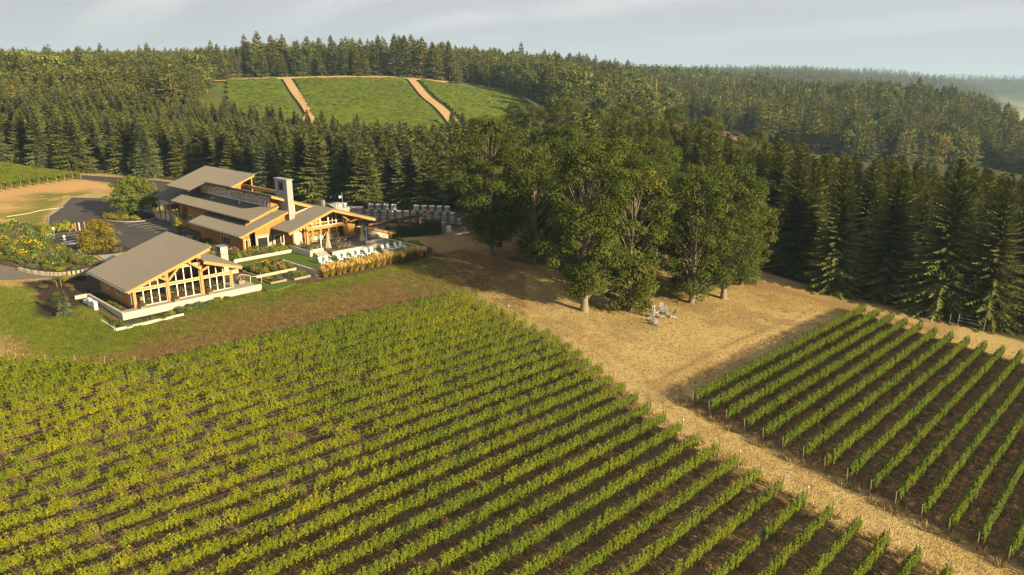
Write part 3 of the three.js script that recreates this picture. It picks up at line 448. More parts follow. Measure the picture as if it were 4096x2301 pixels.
  for (const v of [39.35, 33.25, 26.75, 22.65]) put('bracket', bar(P(30.2, 14.9, v), P(29.4, 15.45, v), 0.16, 0.2), timber);
  put('beam', bb(33.1, 33.4, 15.15, 15.72, 20.5, 35.5), timber); put('beam_plate', bb(33.05, 33.45, 15.3, 15.75, 29.4, 30.2), galv); put('post', bb(33.6, 33.8, 14, rc(33.6) - 0.1, 31.1, 31.3), timber); put('post', bb(33.6, 33.8, 13.9, rc(33.6) - 0.1, 41, 41.2), timber);
  put('wall', wallU([[30.4, 14.9], [33.4, 14.2], [33.4, rc(33.4) - 0.1], [30.4, rc(30.4) - 0.1]], 34, 34.2), siding);
  // windows in the low walls
  windowU(h, 16.44, 26.1, 28.1, 7.1, 8.9); windowU(h, 16.44, 29.3, 31.1, 7.2, 8.85, 1); windowV(h, 24.4, 22.5, 26, 6.9, 8.4, 3); windowV(h, 27.3, 43.8, 45.6, 8, 9.2, 1); windowV(h, 27.3, 38, 40.4, 7.6, 9, 1); windowU(h, 18.2, 24.75, 25.7, 6.1, 8.5);
  { const T = new Tri(), a = [33.5, 13.9], b = [36.6, 12.95], c = [33.5, 12.2]; T.tri(P(a[0], a[1], 16.2), P(b[0], b[1], 16.2), P(c[0], c[1], 16.2)); const f = put('window', [bar(P(a[0], a[1], 16.24), P(b[0], b[1], 16.24), 0.1, 0.1), bar(P(b[0], b[1], 16.24), P(c[0], c[1], 16.24), 0.1, 0.1), bar(P(c[0], c[1], 16.24), P(a[0], a[1], 16.24), 0.1, 0.1)], frameWhite); put('pane', T.geo(), darkGlass, f); }
  for (const [u, v] of [[29.4, 28], [27.6, 26.5]]) { put('roof_vent', [rod(P(u, u > 28 ? ra(u) : rb(u), v), P(u, (u > 28 ? ra(u) : rb(u)) + 0.4, v), 0.12)], white); }
  put('downpipe', rod(P(28.9, 6, 16.3), P(28.9, 10, 16.3), 0.06), roofEdge);
  // canopy over the cellar entrance at the far end, with its posts
  for (const v of [52, 57.6]) put('post', bb(26.4, 26.65, 6, ra(26.5) - 0.1, v, v + 0.25), timber);
  // the terrace room: glazed gable with braced posts
  put('post', bb(33.25, 33.6, 7, pl(33.4) - 0.2, 12.5, 12.85), timber); put('post', bb(41.9, 42.25, 7, pr(42) - 0.2, 13.2, 13.55), timber);
  for (const [a, b] of [[[33.4, 9.55], [32.2, pl(32.2) - 0.35]], [[33.5, 9.55], [36.1, pl(36.1) - 0.35]], [[42, 10.2], [38.8, pr(38.8) - 0.3]], [[42.1, 10], [44.2, pr(44.2) - 0.3]]]) put('brace', bar(P(a[0], a[1], 12.3), P(b[0], b[1], 11.6), 0.2, 0.26), timber);
  put('floor', bb(31.5, 46, 6.9, 7.12, 13.8, 16.3), woodFloor);
  put('beam', bb(33.4, 42, 9.35, 9.7, 13.7, 13.95), timber);
  for (let i = 0; i < 5; i++) { const a = 33.6 + i * 1.66, b = a + 1.6; glazed(h, 'door_panel', a, b, 7.12, 9.34, 9.34, 13.82, 0.16, timber, glass); const t0 = (a < 37.6 ? pl(a) : pr(a)) - 0.3, t1 = (b < 37.6 ? pl(b) : pr(b)) - 0.3; glazed(h, 'window', a, b, 9.72, Math.min(t0, 12.5), Math.min(t1, 12.5), 13.82, 0.1, frameWhite, glass, i % 2, 10.35); }
  put('wall', bb(31.6, 33.3, 6.4, pl(31.7) - 0.1, 13.8, 13.98), cream); put('wall', wallV([[13.98, 6.4], [16.4, 6.4], [16.4, pl(31.5) - 0.1], [13.98, pl(31.5) - 0.1]], 31.45, 31.6), siding);
  put('wall', wallU([[41.95, 6.9], [46, 6.9], [46, pr(46) - 0.1], [41.95, pr(41.95) - 0.1]], 14.6, 14.75), siding); windowU(h, 14.6, 44.4, 45.6, 8.3, 9.7);
  put('wall', bb(41.92, 42.05, 6.9, pr(42) - 0.2, 13.95, 14.6), siding);
  // low annex running out to the hedge under a falling eave
  put('wall', wallU([[45.2, 5.2], [50.6, 5.2], [50.6, 6.75], [45.2, 8.3]], 11.2, 11.4), concreteWall); put('roof', roofSheet(44.7, 8.8, 51.3, 6.85, 10.8, 13.4), roofMetal); put('fascia', bar(P(44.8, 8.6, 10.86), P(51.2, 6.7, 10.86), 0.1, 0.34), timber);
  { const T = new Tri(), q = [[47.2, 8.72, 13.9], [62.6, 8.98, 13.9], [62.6, 7.5, 18], [47.2, 7.2, 18]]; for (const d of [0, -0.12]) T.quad(...q.map(([u, y, v]) => P(u, y + d, v))); put('roof', T.geo(), roofMetal); } put('fascia', bar(P(47.2, 8.5, 13.84), P(62.6, 8.76, 13.84), 0.12, 0.34), std([0.12, 0.07, 0.035], 0.7)); for (const u of [50, 55.5, 61]) put('post', bb(u, u + 0.2, 5, 8, 15.5, 15.7), timber); put('wall', bb(47, 47.2, 5.5, 7.4, 13.4, 17.2), greySiding);
}
for (const [u, v, L, c] of [[36.2, 15, 3, 1], [40, 15.1, 2.6, 1]]) diningTable(u, v, 7.12, L, 'table under a pale cloth behind the terrace doors', 'cloth tables behind the terrace doors', oak, !!c);
{ // tall chimney
  const stackM = grainy([0.27, 0.265, 0.25], 0.9, 2.4, 0.3, 2.5, 0.4, 91), t = house('chimney_tower', 'tall weathered concrete chimney rising between the winery roofs', 'chimney', 32.3, 17.2, 6);
  t.put('stack', bb(31.8, 32.86, 6, 16.3, 15.2, 19.2), stackM);
  t.put('flue_housing', [bb(31.8, 32.86, 16.3, 18.15, 15.2, 16.5), bb(31.8, 32.86, 16.3, 18.15, 18.1, 19.2), bb(31.803, 32.857, 17.8, 18.147, 16.5, 18.1), bb(32.7, 32.855, 16.3, 16.9, 16.5, 18.1)], stackM);
  for (const y of [16.55, 16.95, 17.3]) t.put('louvre', bb(31.85, 32.8, y, y + 0.08, 16.5, 18.1), roofEdge);
  t.put('cap', bb(31.65, 33.0, 18.15, 18.3, 15.05, 19.35), stackM);
  t.put('downpipe', rod(P(31.7, 13.2, 19), P(31.7, 15.2, 19), 0.06), gutter);
}
// plant on the far roof slope
const rdY = u => 15.75 - (u - 29.3) * 0.34;
{ const t = house('vent_cowl', 'round steel vent cowl standing on the winery roof slope', 'vent', 41.7, 20, rdY(41.7)); t.put('stem', rod(P(41.7, rdY(41.7) - 0.1, 20), P(41.7, 12.2, 20), 0.28, 0.28, 14), steel); t.put('cowl', rod(P(41.7, 12.2, 20), P(41.7, 13.1, 20), 0.42, 0.42, 16), steel); }
{ const t = house('air_handler', 'grey sheet metal air handler with sloped hood on the winery roof', 'air handler', 44.2, 20, rdY(44)); t.put('cabinet', bb(43.7, 45.3, rdY(45), 12.35, 19, 20.6), galv); const T = new Tri(), q = [[43.7, 12.3], [42.2, 12.45], [43.7, 11.4]]; for (const v of [19.1, 20.5]) T.tri(...q.map(([u, y]) => P(u, y, v))); for (let i = 0; i < 3; i++) { const a = q[i], b = q[(i + 1) % 3]; T.quad(P(a[0], a[1], 19.1), P(b[0], b[1], 19.1), P(b[0], b[1], 20.5), P(a[0], a[1], 20.5)); } t.put('hood', T.geo(), std([0.13, 0.14, 0.16], 0.6)); }
{ const t = house('exhaust_fan', 'mushroom shaped steel exhaust fan on a curb on the winery roof', 'fan', 46.3, 20, rdY(46.3)); t.put('curb', bb(45.6, 47, rdY(47) - 0.2, 11.3, 19.4, 20.7), galv); const g = new THREE.LatheGeometry([[0, 0], [0.5, 0], [0.52, 0.25], [0.42, 0.35], [0.6, 0.42], [0.58, 0.7], [0.4, 0.85], [0, 0.88]].map(p => new THREE.Vector2(...p)), 18); g.translate(46.3, 11.3, -20); t.put('fan_housing', g, steel); }
{ const t = house('weather_mast', 'thin mast with a white weather instrument on the winery roof', 'mast', 44.3, 17.6, rdY(44.3)); t.put('pole', rod(P(44.3, rdY(44.3), 17.6), P(44.3, 14.5, 17.6), 0.045), galv); t.put('instrument', [rod(P(43.9, 13.8, 17.6), P(44.3, 13.8, 17.6), 0.03), bb(43.55, 43.95, 13.55, 13.95, 17.45, 17.75)], white); }
// ---------------------------------------------------------------- vines: every row is one trellis with its own posts, wires, trunks and canopy
const leafMat = (rgb, extra = {}) => new THREE.MeshPhysicalMaterial({ color: C3(...rgb), roughness: 0.9, specularIntensity: 0.2, transmission: 0.2, thickness: 0, vertexColors: true, side: THREE.DoubleSide, ...extra });
function leafQuad(T, c, dir, size, r, col) { // a folded leaf: two triangles sharing the midrib
  const up = V3(r() - 0.5, r() - 0.5, r() - 0.5), a = new THREE.Vector3().crossVectors(dir, up).normalize(), b = new THREE.Vector3().crossVectors(dir, a).normalize(), k = size * (0.7 + 0.6 * r()) * 0.5;
  const tip = c.clone().addScaledVector(b, k * 1.1), foot = c.clone().addScaledVector(b, -k), l = c.clone().addScaledVector(a, k).addScaledVector(dir, k * 0.35), q = c.clone().addScaledVector(a, -k).addScaledVector(dir, k * 0.35);
  T.tri(foot, l, tip, col); T.tri(foot, tip, q, col);
}
function vineClump(seed, n, len, hi, wid, tall, shoots) { // leaves gathered on a few upright shoots, uneven along the top
  const r = rng(seed), T = new Tri(), S = []; for (let i = 0; i < shoots; i++) S.push([(i + 0.15 + 0.7 * r()) / shoots * len - len / 2, 0.62 + 0.5 * r(), (r() - 0.5) * 0.5, (r() - 0.5) * wid * 0.6, 0.8 + 0.4 * r()]);
  for (let i = 0; i < n; i++) {
    const [sx, top, lean, sz, tone] = S[i % shoots], h = Math.pow(r(), 0.8) * top, sd = r() < 0.5 ? -1 : 1, bulge = 0.5 + 0.5 * Math.sin(Math.PI * clamp(h * 0.8 + 0.15)), x = sx + lean * h * 0.35 + (r() - 0.5) * len / shoots * 1.1, z = sz + sd * wid * bulge * (0.3 + 0.7 * Math.sqrt(r())), y = hi + h * tall;
    const d = V3((r() - 0.5) * 0.9, 0.25 + 0.9 * r(), sd * (0.5 + r())).normalize(), y2 = r();
    const k = tone * (0.8 + 0.4 * r()), col = y2 < 0.12 ? [1.8 * k, 1.42 * k, 0.8] : y2 < 0.35 ? [1.25 * k, 1.15 * k, 0.9] : [0.85 * k, 0.95 * k, 0.9];
    leafQuad(T, V3(x, y, z), d, 0.122, r, col);
  }
  return T.geo();
}
const clumps = [vineClump(11, 215, 0.9, 0.62, 0.2, 1.12, 5), vineClump(12, 190, 0.85, 0.66, 0.2, 1.08, 4), vineClump(13, 135, 0.85, 0.6, 0.21, 1.05, 3)];
const vineLeaf = leafMat([0.092, 0.112, 0.009]);
const postGeo = new THREE.CylinderGeometry(0.028, 0.028, 1.75, 5); postGeo.translate(0, 0.875, 0);
const endGeo = new THREE.CylinderGeometry(0.055, 0.065, 1.85, 7); endGeo.translate(0, 0.925, 0);
const trunkGeo = (() => { const T = [rod(V3(0, 0, 0), V3(0.05, 0.42, 0.02), 0.03, 0.026, 5), rod(V3(0.05, 0.42, 0.02), V3(-0.01, 0.85, 0), 0.026, 0.022, 5), rod(V3(-0.01, 0.83, 0), V3(0.5, 0.9, 0), 0.018, 0.012, 4), rod(V3(-0.01, 0.83, 0), V3(-0.5, 0.9, 0), 0.018, 0.012, 4)]; return merge(T); })();
const postWood = grainy([0.19, 0.15, 0.1], 0.9, 0.8, 0.3, 2, 0.3, 7), postSteel = std([0.06, 0.045, 0.035], 0.7), vineWood = std([0.075, 0.052, 0.036], 1), wireM = std([0.3, 0.3, 0.3], 0.4, { metalness: 0.8 });
const whiteCap = std([0.7, 0.7, 0.68], 0.5);
function put(im, i, x, y, z, ry, sx, sy, sz, col) { const m = new THREE.Matrix4().compose(V3(x, y, z), new THREE.Quaternion().setFromEuler(new THREE.Euler(0, ry, 0)), V3(sx, sy, sz)); im.setMatrixAt(i, m); if (col) im.setColorAt(i, col); }
function vineRow(n, s0, s1, opt) {
  const [ax, af] = XF(s0, n), [bx, bf] = XF(s1, n), len = s1 - s0, y0 = hgt(ax, af), r = rng(Math.round(n * 100) + 7777);
  const row = thing('vine_row', opt.label, 'vine row', [ax, y0, -af], RT, opt.group);
  const loc = (s) => { const [x, f] = XF(s, n); return V3(s - s0, hgt(x, f) - y0, 0); };
  // canopy
  const lists = [[], [], []];
  for (let s = s0 + 0.4; s < s1 - 0.25; s += 0.43 + 0.1 * r()) {
    const [x, f] = XF(s, n), vine = Math.floor((s + 0.3 * hash2(Math.round(n * 7), 5)) / 1.45), thin = opt.thin(s, n, vine);
    const q = hash2(vine + 31, Math.round(n * 13)), vig = q * 0.62 + 0.38 * vn(s * 0.35 + 5, n * 0.8);
    if (vig < thin * 0.2 || r() < thin * 0.13) continue;
    const sz = mix(1, 0.6, thin * (1 - vig)) * mix(0.9 + 0.25 * r(), 0.55 + 0.75 * r(), clamp(thin * 1.3)), k = r(), which = thin > 0.45 ? (k < 0.55 ? 2 : k < 0.85 ? 1 : 0) : (k < 0.6 ? 0 : 1);
    const yel = clamp(opt.yellow(s, n) * 1.0 + 0.5 * (vn(s * 0.22 + 3, n * 0.45) - 0.5) + 0.35 * (q - 0.5)), g = 0.85 + 0.3 * r();
    lists[which].push([loc(s), (r() - 0.5) * 0.4 + (r() < 0.5 ? Math.PI : 0), 0.85 + 0.25 * r(), sz, mix(1, 0.8, thin) * (0.85 + 0.35 * r()) * (opt.ends === 'both' ? 1.3 : 1.14), C3(g * mix(0.82, 1.55, yel), g * mix(0.95, 1.3, yel), g * mix(0.95, 0.75, yel)), (r() - 0.5) * 0.12]);
  }
  lists.forEach((l, w) => { if (!l.length) return; const im = shadowed(new THREE.InstancedMesh(clumps[w], vineLeaf, l.length)); im.name = 'canopy'; im.userData.kind = 'stuff'; l.forEach(([p, ry, sx, sy, sz, c, dz], i) => put(im, i, p.x, p.y + (1 - sy) * 0.5, p.z + dz, ry, sx, sy, sz, c)); row.add(im); });
  // trunks
  const tr = []; for (let s = s0 + 0.7; s < s1 - 0.3; s += 1.45) tr.push(s + 0.2 * (r() - 0.5));
  const ti = shadowed(new THREE.InstancedMesh(trunkGeo, vineWood, tr.length)); ti.name = 'vine_trunk'; ti.userData.kind = 'stuff'; tr.forEach((s, i) => { const p = loc(s); put(ti, i, p.x, p.y - 0.02, p.z, (r() - 0.5) * 0.3, 0.9 + 0.2 * r(), 0.95 + 0.1 * r(), 1); }); row.add(ti);
  // posts
  for (let s = s1 - 5.8; s > s0 + 1; s -= 5.8) { const m = part('line_post', postGeo, postSteel, row), p = loc(s); m.position.copy(p); m.position.y -= 0.05; m.rotation.z = (r() - 0.5) * 0.04; }
  for (const [s, dir] of opt.ends === 'both' ? [[s1, -1], [s0, 1]] : [[s1, -1]]) { const m = part('end_post', endGeo, postWood, row); m.position.copy(loc(s)); m.position.y -= 0.12; m.rotation.z = dir * (0.1 + 0.06 * r()); if (r() < 0.06) { const c = part('post_cap', new THREE.CylinderGeometry(0.07, 0.07, 0.14, 8), whiteCap, m); c.position.y = 1.88; } }
  // wires
  const w = []; for (const h of [0.9, 1.3, 1.62]) for (let s = s0; s < s1 - 0.01; s += 10) { const a = loc(s), b = loc(Math.min(s1, s + 10)); a.y += h; b.y += h; w.push(bar(a, b, 0.012)); }
  part('wire', w, wireM, row);
  return row;
}
const ORD = ['first', 'second', 'third', 'fourth', 'fifth', 'sixth', 'seventh', 'eighth', 'ninth', 'tenth', 'eleventh', 'twelfth', 'thirteenth', 'fourteenth', 'fifteenth', 'sixteenth', 'seventeenth', 'eighteenth', 'nineteenth', 'twentieth', ...['first', 'second', 'third', 'fourth', 'fifth', 'sixth', 'seventh', 'eighth', 'ninth'].map(x => 'twenty-' + x), 'thirtieth', 'thirty-first', 'thirty-second', 'thirty-third'];
const westThin = (s, n, k) => clamp(0.14 + 0.5 * sst(50, 18, s) * sst(-84, -74, n) * sst(-28, -52, n) + 0.25 * (vn(s * 0.06, n * 0.09) - 0.4) + 0.3 * sst(52, 60, s) * sst(-52, -62, n)), westYellow = (s, n) => clamp(0.2 + 0.5 * sst(46, 18, s) * sst(-30, -50, n) + 0.3 * sst(-56, -64, n) * sst(40, 56, s) - 0.35 * sst(-72.5, -75, n));
rowsWest.forEach(({ n, s0, s1 }, i) => { const first = Math.abs(n + 74.3) < 0.1; vineRow(n, s0, s1, { label: first ? 'dark green vine row edging the vineyard along the turf below the pavilion' : n < -75 ? 'short vine row ending at the pale field, ' + ORD[7 - i] + ' past the turf edge row' : 'yellow green vine row, ' + ORD[i - 8] + ' counted from the turf below the pavilion', group: first ? undefined : n < -75 ? 'short vine rows by the pale field' : 'vine rows of the large block', thin: n < -73 ? () => 0.1 : westThin, yellow: westYellow, ends: 'right' }); });
rowsEast.forEach(({ n, s0, s1 }, i) => vineRow(n, s0, s1, { label: i === 0 ? 'vine row casting its shadow on the dry meadow by the conifers' : 'dense green vine row, ' + ORD[i] + ' counted from the dry meadow with the chair ring', group: i === 0 ? undefined : 'vine rows of the small block', thin: () => 0.02, yellow: () => 0.12, ends: 'both' }));
// dry grass tussocks on the vineyard floor, the headland and the meadow
{
  const r = rng(515), mk = (seed, n, hgtB, spread) => { const q = rng(seed), T = new Tri(); for (let i = 0; i < n; i++) { const a = q() * 6.28, l = hgtB * (0.5 + 0.7 * q()), x = (q() - 0.5) * spread, z = (q() - 0.5) * spread, lean = 0.3 + 0.9 * q(), p = V3(x, 0, z), e = V3(x + Math.cos(a) * l * lean, l * (1.1 - 0.5 * lean), z + Math.sin(a) * l * lean), w = 0.035; const k = 0.75 + 0.5 * q(), c = [k, k * (0.95 + 0.1 * q()), k]; T.tri(V3(x - Math.sin(a) * w, 0, z + Math.cos(a) * w), V3(x + Math.sin(a) * w, 0, z - Math.cos(a) * w), e, c); } return T.geo(); };
  const straw = leafMat([0.36, 0.255, 0.105], { roughness: 1 }), spots = [[], []];
  for (let i = 0; i < 42000; i++) {
    const X = -62 + 160 * r(), F = 30 + 95 * r(), [s, n] = SN(X, F), inW = n > -90 && s < westEnd(n) && (n > -75.6 || F < 69), inE = n > -36 && n < 3 && s > eastStart(n) && s < eastEnd(n);
    const z = inW || inE; if (!z) { const e = sdPoly([[-6, 101], [4, 118], [30, 122], [52, 110], [62, 103], [80, 90], [80, 60], [40, 38], [30, 42]], X, F); if (e > 0) continue; if (r() < 0.35) continue; }
    else { const row = ((n + 74.3) / 2.2); if (vn(X * 0.5 + 31, F * 0.5) < 0.42 + (inE ? 0.06 : 0)) continue; }
    const nearEnd = !z && Math.min(Math.abs(s - westEnd(n)), n > -37 ? Math.abs(s - eastStart(n)) : 9) < 1;
    spots[nearEnd ? 1 : 0].push([X, F, z ? 0.8 + 0.5 * r() : nearEnd ? 1 + 0.5 * r() : 0.42 + 0.3 * r(), z ? 0.62 : 0.95]);
  }
  [mk(1, 16, 0.24, 0.5), mk(2, 22, 0.5, 0.5)].forEach((g, w) => { const im = shadowed(new THREE.InstancedMesh(g, straw, spots[w].length)); im.name = w ? 'tall_dry_grass' : 'dry_grass'; tag(im, w ? 'tall straw coloured grass round the feet of the end posts' : 'dry straw coloured tussocks over the meadow and vineyard floor', 'grass'); im.userData.kind = 'stuff'; spots[w].forEach(([X, F, k, b], i) => { const c = b * (0.75 + 0.45 * r()); put(im, i, X, hgt(X, F) - 0.01, -F, r() * 6.28, k, k * (0.8 + 0.5 * r()), k, C3(c, c * (0.95 + 0.1 * r()), c)); }); scene.add(im); });
}
{ // short living and dead grass on the turf west and south of the buildings, each tuft the colour of the sward it grows in
  const r = rng(616), q = rng(3), T = new Tri(), list = []; for (let i = 0; i < 14; i++) { const a = q() * 6.28, l = 0.12 + 0.1 * q(), x = (q() - 0.5) * 0.45, z = (q() - 0.5) * 0.45, k = 0.8 + 0.5 * q(), w = 0.03; T.tri(V3(x - Math.sin(a) * w, 0, z + Math.cos(a) * w), V3(x + Math.sin(a) * w, 0, z - Math.cos(a) * w), V3(x + Math.cos(a) * l * 0.7, l, z + Math.sin(a) * l * 0.7), [k, k, k]); }
  for (let i = 0; i < 60000 && list.length < 22000; i++) { const X = -78 + 80 * r(), F = 66 + 66 * r(), [u, v] = UV(X, F), [s, n] = SN(X, F); if (v > -2.8 && u > -3 || n > -76.5 && s < 67.5 && s > 26 || F < 70 || sdPoly(drive, X, F) < 0.5 || X / F < -0.75 || (u > -4.5 && u < 4.3 && v > -5.6) || (u > 25.5 && u < 48.5 && v > -4.6) || zMulch(X, F) < 0) continue; const c = groundColour(X, F); if (u > 56) continue; list.push([X, F, c]); }
  const im = shadowed(new THREE.InstancedMesh(T.geo(), leafMat([1, 1, 1], { roughness: 1 }), list.length)); im.name = 'turf_grass'; tag(im, 'short mixed green and brown grass between the pavilion and the vines', 'grass'); im.userData.kind = 'stuff'; list.forEach(([X, F, c], i) => { const k = 1.05 * (0.75 + 0.5 * r()); put(im, i, X, hgt(X, F) - 0.01, -F, r() * 6.28, 0.9 + 0.5 * r(), 0.7 + 0.6 * r(), 1, C3(c[0] * k, c[1] * k, c[2] * k)); }); scene.add(im);
}
// ---------------------------------------------------------------- trees
function coniferGeo(seed, H, R, opt = {}) {
  const r = rng(seed), T = new Tri(), { tiers = 34, per = 9, seg = 6, base = 0.05, gaps = 0.07, droop = 0.35, twig = 0.6 } = opt;
  for (let i = 0; i < tiers; i++) for (let k = 0; k < per; k++) {
    const t = base + (1 - base) * Math.pow((i + r() * 0.9) / tiers, 1.05); if (r() < gaps) continue;
    const a = (k + (i % 2) * 0.5 + (r() - 0.5) * 0.8) / per * Math.PI * 2, L = R * (Math.pow(1 - t, 0.82) * (0.78 + 0.42 * r()) + 0.03) * (t < base + 0.1 ? 0.75 + 0.25 * r() : 1);
    const dir = V3(Math.cos(a), 0, Math.sin(a)), side = V3(-Math.sin(a), 0, Math.cos(a)), y0 = t * H + (r() - 0.5) * 0.3, rise = mix(-droop * 0.4, 0.75, Math.pow(t, 1.6)), tone = 0.72 + 0.56 * r();
    let prev = null; const n = Math.max(2, Math.round(seg * (0.4 + 0.6 * (1 - t))));
    for (let j = 1; j <= n; j++) {
      const q = j / n, p = V3(0, y0 + L * (rise * q - droop * q * q * (1 - t * 0.8) + 0.16 * q * q * q), 0).addScaledVector(dir, L * q);
      const tw = L * twig * (1.08 - q) * (0.6 + 0.6 * r()) + 0.16, c = tone * (0.8 + 0.4 * r()), col = [c * (0.95 + 0.14 * r()), c, c * (0.9 + 0.25 * r())];
      const b = prev || V3(0, y0, 0).addScaledVector(dir, L * q * 0.45);
      for (const sd of [-1, 1]) { const e = p.clone().addScaledVector(side, sd * tw).addScaledVector(dir, tw * (0.3 + 0.5 * r())); e.y -= tw * (0.1 + 0.32 * r()); const m = p.clone().addScaledVector(dir, tw * 0.35); m.y += 0.06; T.tri(b, m, e, col); const e2 = p.clone().addScaledVector(side, sd * tw * 0.55).addScaledVector(dir, -tw * 0.1); e2.y -= tw * (0.45 + 0.3 * r()); T.tri(b, p, e2, col); }
      if (j === n) { const e = p.clone().addScaledVector(dir, 0.22 + L * 0.1); e.y += 0.05; T.tri(b, p.clone().addScaledVector(side, 0.1), e, col); T.tri(b, e, p.clone().addScaledVector(side, -0.1), col); }
      prev = p;
    }
  }
  for (let k = 0; k < 5; k++) { const a = k * 1.257; T.tri(V3(Math.cos(a) * 0.13, H * 0.93, Math.sin(a) * 0.13), V3(Math.cos(a + 1.2) * 0.13, H * 0.93, Math.sin(a + 1.2) * 0.13), V3(0, H * 1.03, 0), [1, 1, 1]); }
  return T.geo();
}
const coniferTrunk = (H, r0) => rod(V3(0, -0.4, 0), V3(0, H * 0.97, 0), r0, 0.03, 7);
const firLeaf = leafMat([0.12, 0.14, 0.032]), firLeafBlue = leafMat([0.112, 0.14, 0.054]), barkM = grainy([0.1, 0.075, 0.052], 1, 0.7, 0.4, 1, 0.2, 4), paleBark = grainy([0.3, 0.26, 0.2], 1, 1.2, 0.35, 2, 0.4, 19);
const firs = [[101, 14, 3.3, {}], [102, 14, 2.9, { droop: 0.25, gaps: 0.12 }], [103, 14, 3.7, { tiers: 30 }], [104, 14, 3.1, { droop: 0.45 }], [105, 14, 2.7, { tiers: 38, gaps: 0.14, base: 0.08 }]].map(([s, H, R, o]) => ({ crown: coniferGeo(s, H, R, o), trunk: coniferTrunk(H, 0.2) }));
const bigFirs = [[151, 21, 5.3, {}], [152, 21, 4.7, { droop: 0.28, gaps: 0.12 }], [153, 21, 5.7, { droop: 0.42 }], [154, 21, 4.4, { gaps: 0.15, base: 0.07 }]].map(([s, H, R, o]) => ({ crown: coniferGeo(s, H, R, { tiers: 50, per: 10, seg: 9, twig: 0.34, ...o }), trunk: coniferTrunk(H, 0.3) }));
const midFirs = [[201, 14, 3.0, { tiers: 20, per: 8, seg: 3, twig: 0.85 }], [202, 14, 2.6, { tiers: 20, per: 7, seg: 3, twig: 0.9, gaps: 0.12 }], [203, 14, 2.6, { tiers: 18, per: 7, seg: 3, base: 0.2, twig: 0.9, gaps: 0.1 }]].map(([s, H, R, o]) => merge([coniferGeo(s, H, R, o), tinted(coniferTrunk(H, 0.22), [1.3, 0.95, 1])]));
const farFirs = [[301, 14, 2.9, { tiers: 10, per: 6, seg: 2, twig: 1.0 }], [302, 14, 2.6, { tiers: 9, per: 6, seg: 2, twig: 1.0 }]].map(([s, H, R, o]) => coniferGeo(s, H, R, o));
function tinted(g, c) { g = clean(g); const a = new Float32Array(g.attributes.position.count * 3); for (let i = 0; i < a.length; i += 3) a.set(c, i); g.setAttribute('color', new THREE.BufferAttribute(a, 3)); return g; }

// broadleaf crown: leaf sprays on the shells of many clumps that sit round the limb ends
function broadleaf(seed, H, R, opt = {}) {
  const r = rng(seed), T = new Tri(), limbs = [], twigs = [], { clear = 0.14, nClump = 120, leaves = 90, leaf = 0.3, clumpR = 1.15, trunkR = 0.42, shape = t => Math.pow(Math.sin(Math.PI * clamp(0.1 + 0.86 * t)), 0.7), pale = 26, fork = 0.55 } = opt;
  const tp = [V3(0, -0.5, 0)]; let x = 0, z = 0; for (let i = 1; i <= 6; i++) { x += (r() - 0.5) * 0.55; z += (r() - 0.5) * 0.55; tp.push(V3(x, H * 0.86 * i / 6, z)); }
  const tc = new THREE.CatmullRomCurve3(tp), NT = 12;
  for (let i = 0; i < NT; i++) limbs.push(rod(tc.getPoint(i / NT), tc.getPoint((i + 1) / NT + 0.004), trunkR * (i === 0 ? 1.3 : mix(1, 0.14, i / NT)), trunkR * mix(1, 0.14, (i + 1) / NT), 8));
  for (let i = 0; i < nClump; i++) {
    const t = (i + r()) / nClump, y = H * mix(clear, 0.97, t), a = r() * Math.PI * 2, sh = R * shape(t) * (0.66 + 0.62 * vn(a * 1.6 + seed * 0.37, t * 7 + seed)), rad = sh * (r() < 0.25 ? 0.35 + 0.3 * r() : 0.62 + 0.42 * Math.sqrt(r()));
    const c = V3(Math.cos(a) * rad, y + (r() - 0.5), Math.sin(a) * rad), s = clumpR * (0.65 + 0.7 * r()), tone = 0.74 + 0.5 * r(), warm = 0.9 + 0.25 * r();
    const from = tc.getPoint(clamp(t * 0.92 - 0.12 - 0.1 * r(), 0.08, 0.95)); if (i % 2 === 0) { const mid = from.clone().lerp(c, 0.55); mid.y += 0.12 * rad; limbs.push(rod(from, mid, 0.03 + 0.05 * (1 - t) + 0.012 * rad, 0.05, 5), rod(mid, c, 0.05, 0.02, 5)); }
    for (let k = 0; k < leaves; k++) {
      const u = r() * 2 - 1, ph = r() * 6.283, q = Math.sqrt(1 - u * u), d = V3(q * Math.cos(ph), u, q * Math.sin(ph)), rr = s * (0.55 + 0.5 * Math.sqrt(r())); if (d.y < -0.3 && r() < 0.55) continue;
      const p = c.clone().add(V3(d.x * rr * 1.12, d.y * rr * 0.8, d.z * rr * 1.12)), g = tone * (0.75 + 0.5 * r());
      leafQuad(T, p, d.clone().add(V3((r() - 0.5) * 0.9, 0.35 + (r() - 0.5) * 0.9, (r() - 0.5) * 0.9)).normalize(), leaf, r, [g * warm, g, g * (0.8 + 0.3 * r())]);
    }
    if (i < pale) { let p = c.clone(); for (let k = 0; k < 3; k++) { const e = p.clone().add(V3((r() - 0.5) * 1.3 + Math.cos(a) * 0.6, (r() - 0.3) * 1.1, (r() - 0.5) * 1.3 + Math.sin(a) * 0.6)); twigs.push(rod(p, e, 0.035 - 0.008 * k, 0.03 - 0.009 * k, 4)); p = e; } }
  }
  return { crown: T.geo(), trunk: merge(limbs), twigs: twigs.length ? merge(twigs) : null };
}
const oakLeaf = leafMat([0.056, 0.077, 0.007], { roughness: 0.85, specularIntensity: 0.3 }), oakLeafWarm = leafMat([0.072, 0.088, 0.008], { roughness: 0.85, specularIntensity: 0.3 }), lichen = std([0.33, 0.3, 0.2], 1), oakBark = grainy([0.2, 0.165, 0.12], 1, 1.4, 0.45, 3, 0.5, 29);
const oakShape = t => Math.pow(Math.sin(Math.PI * clamp(0.08 + 0.84 * t)), 0.62);
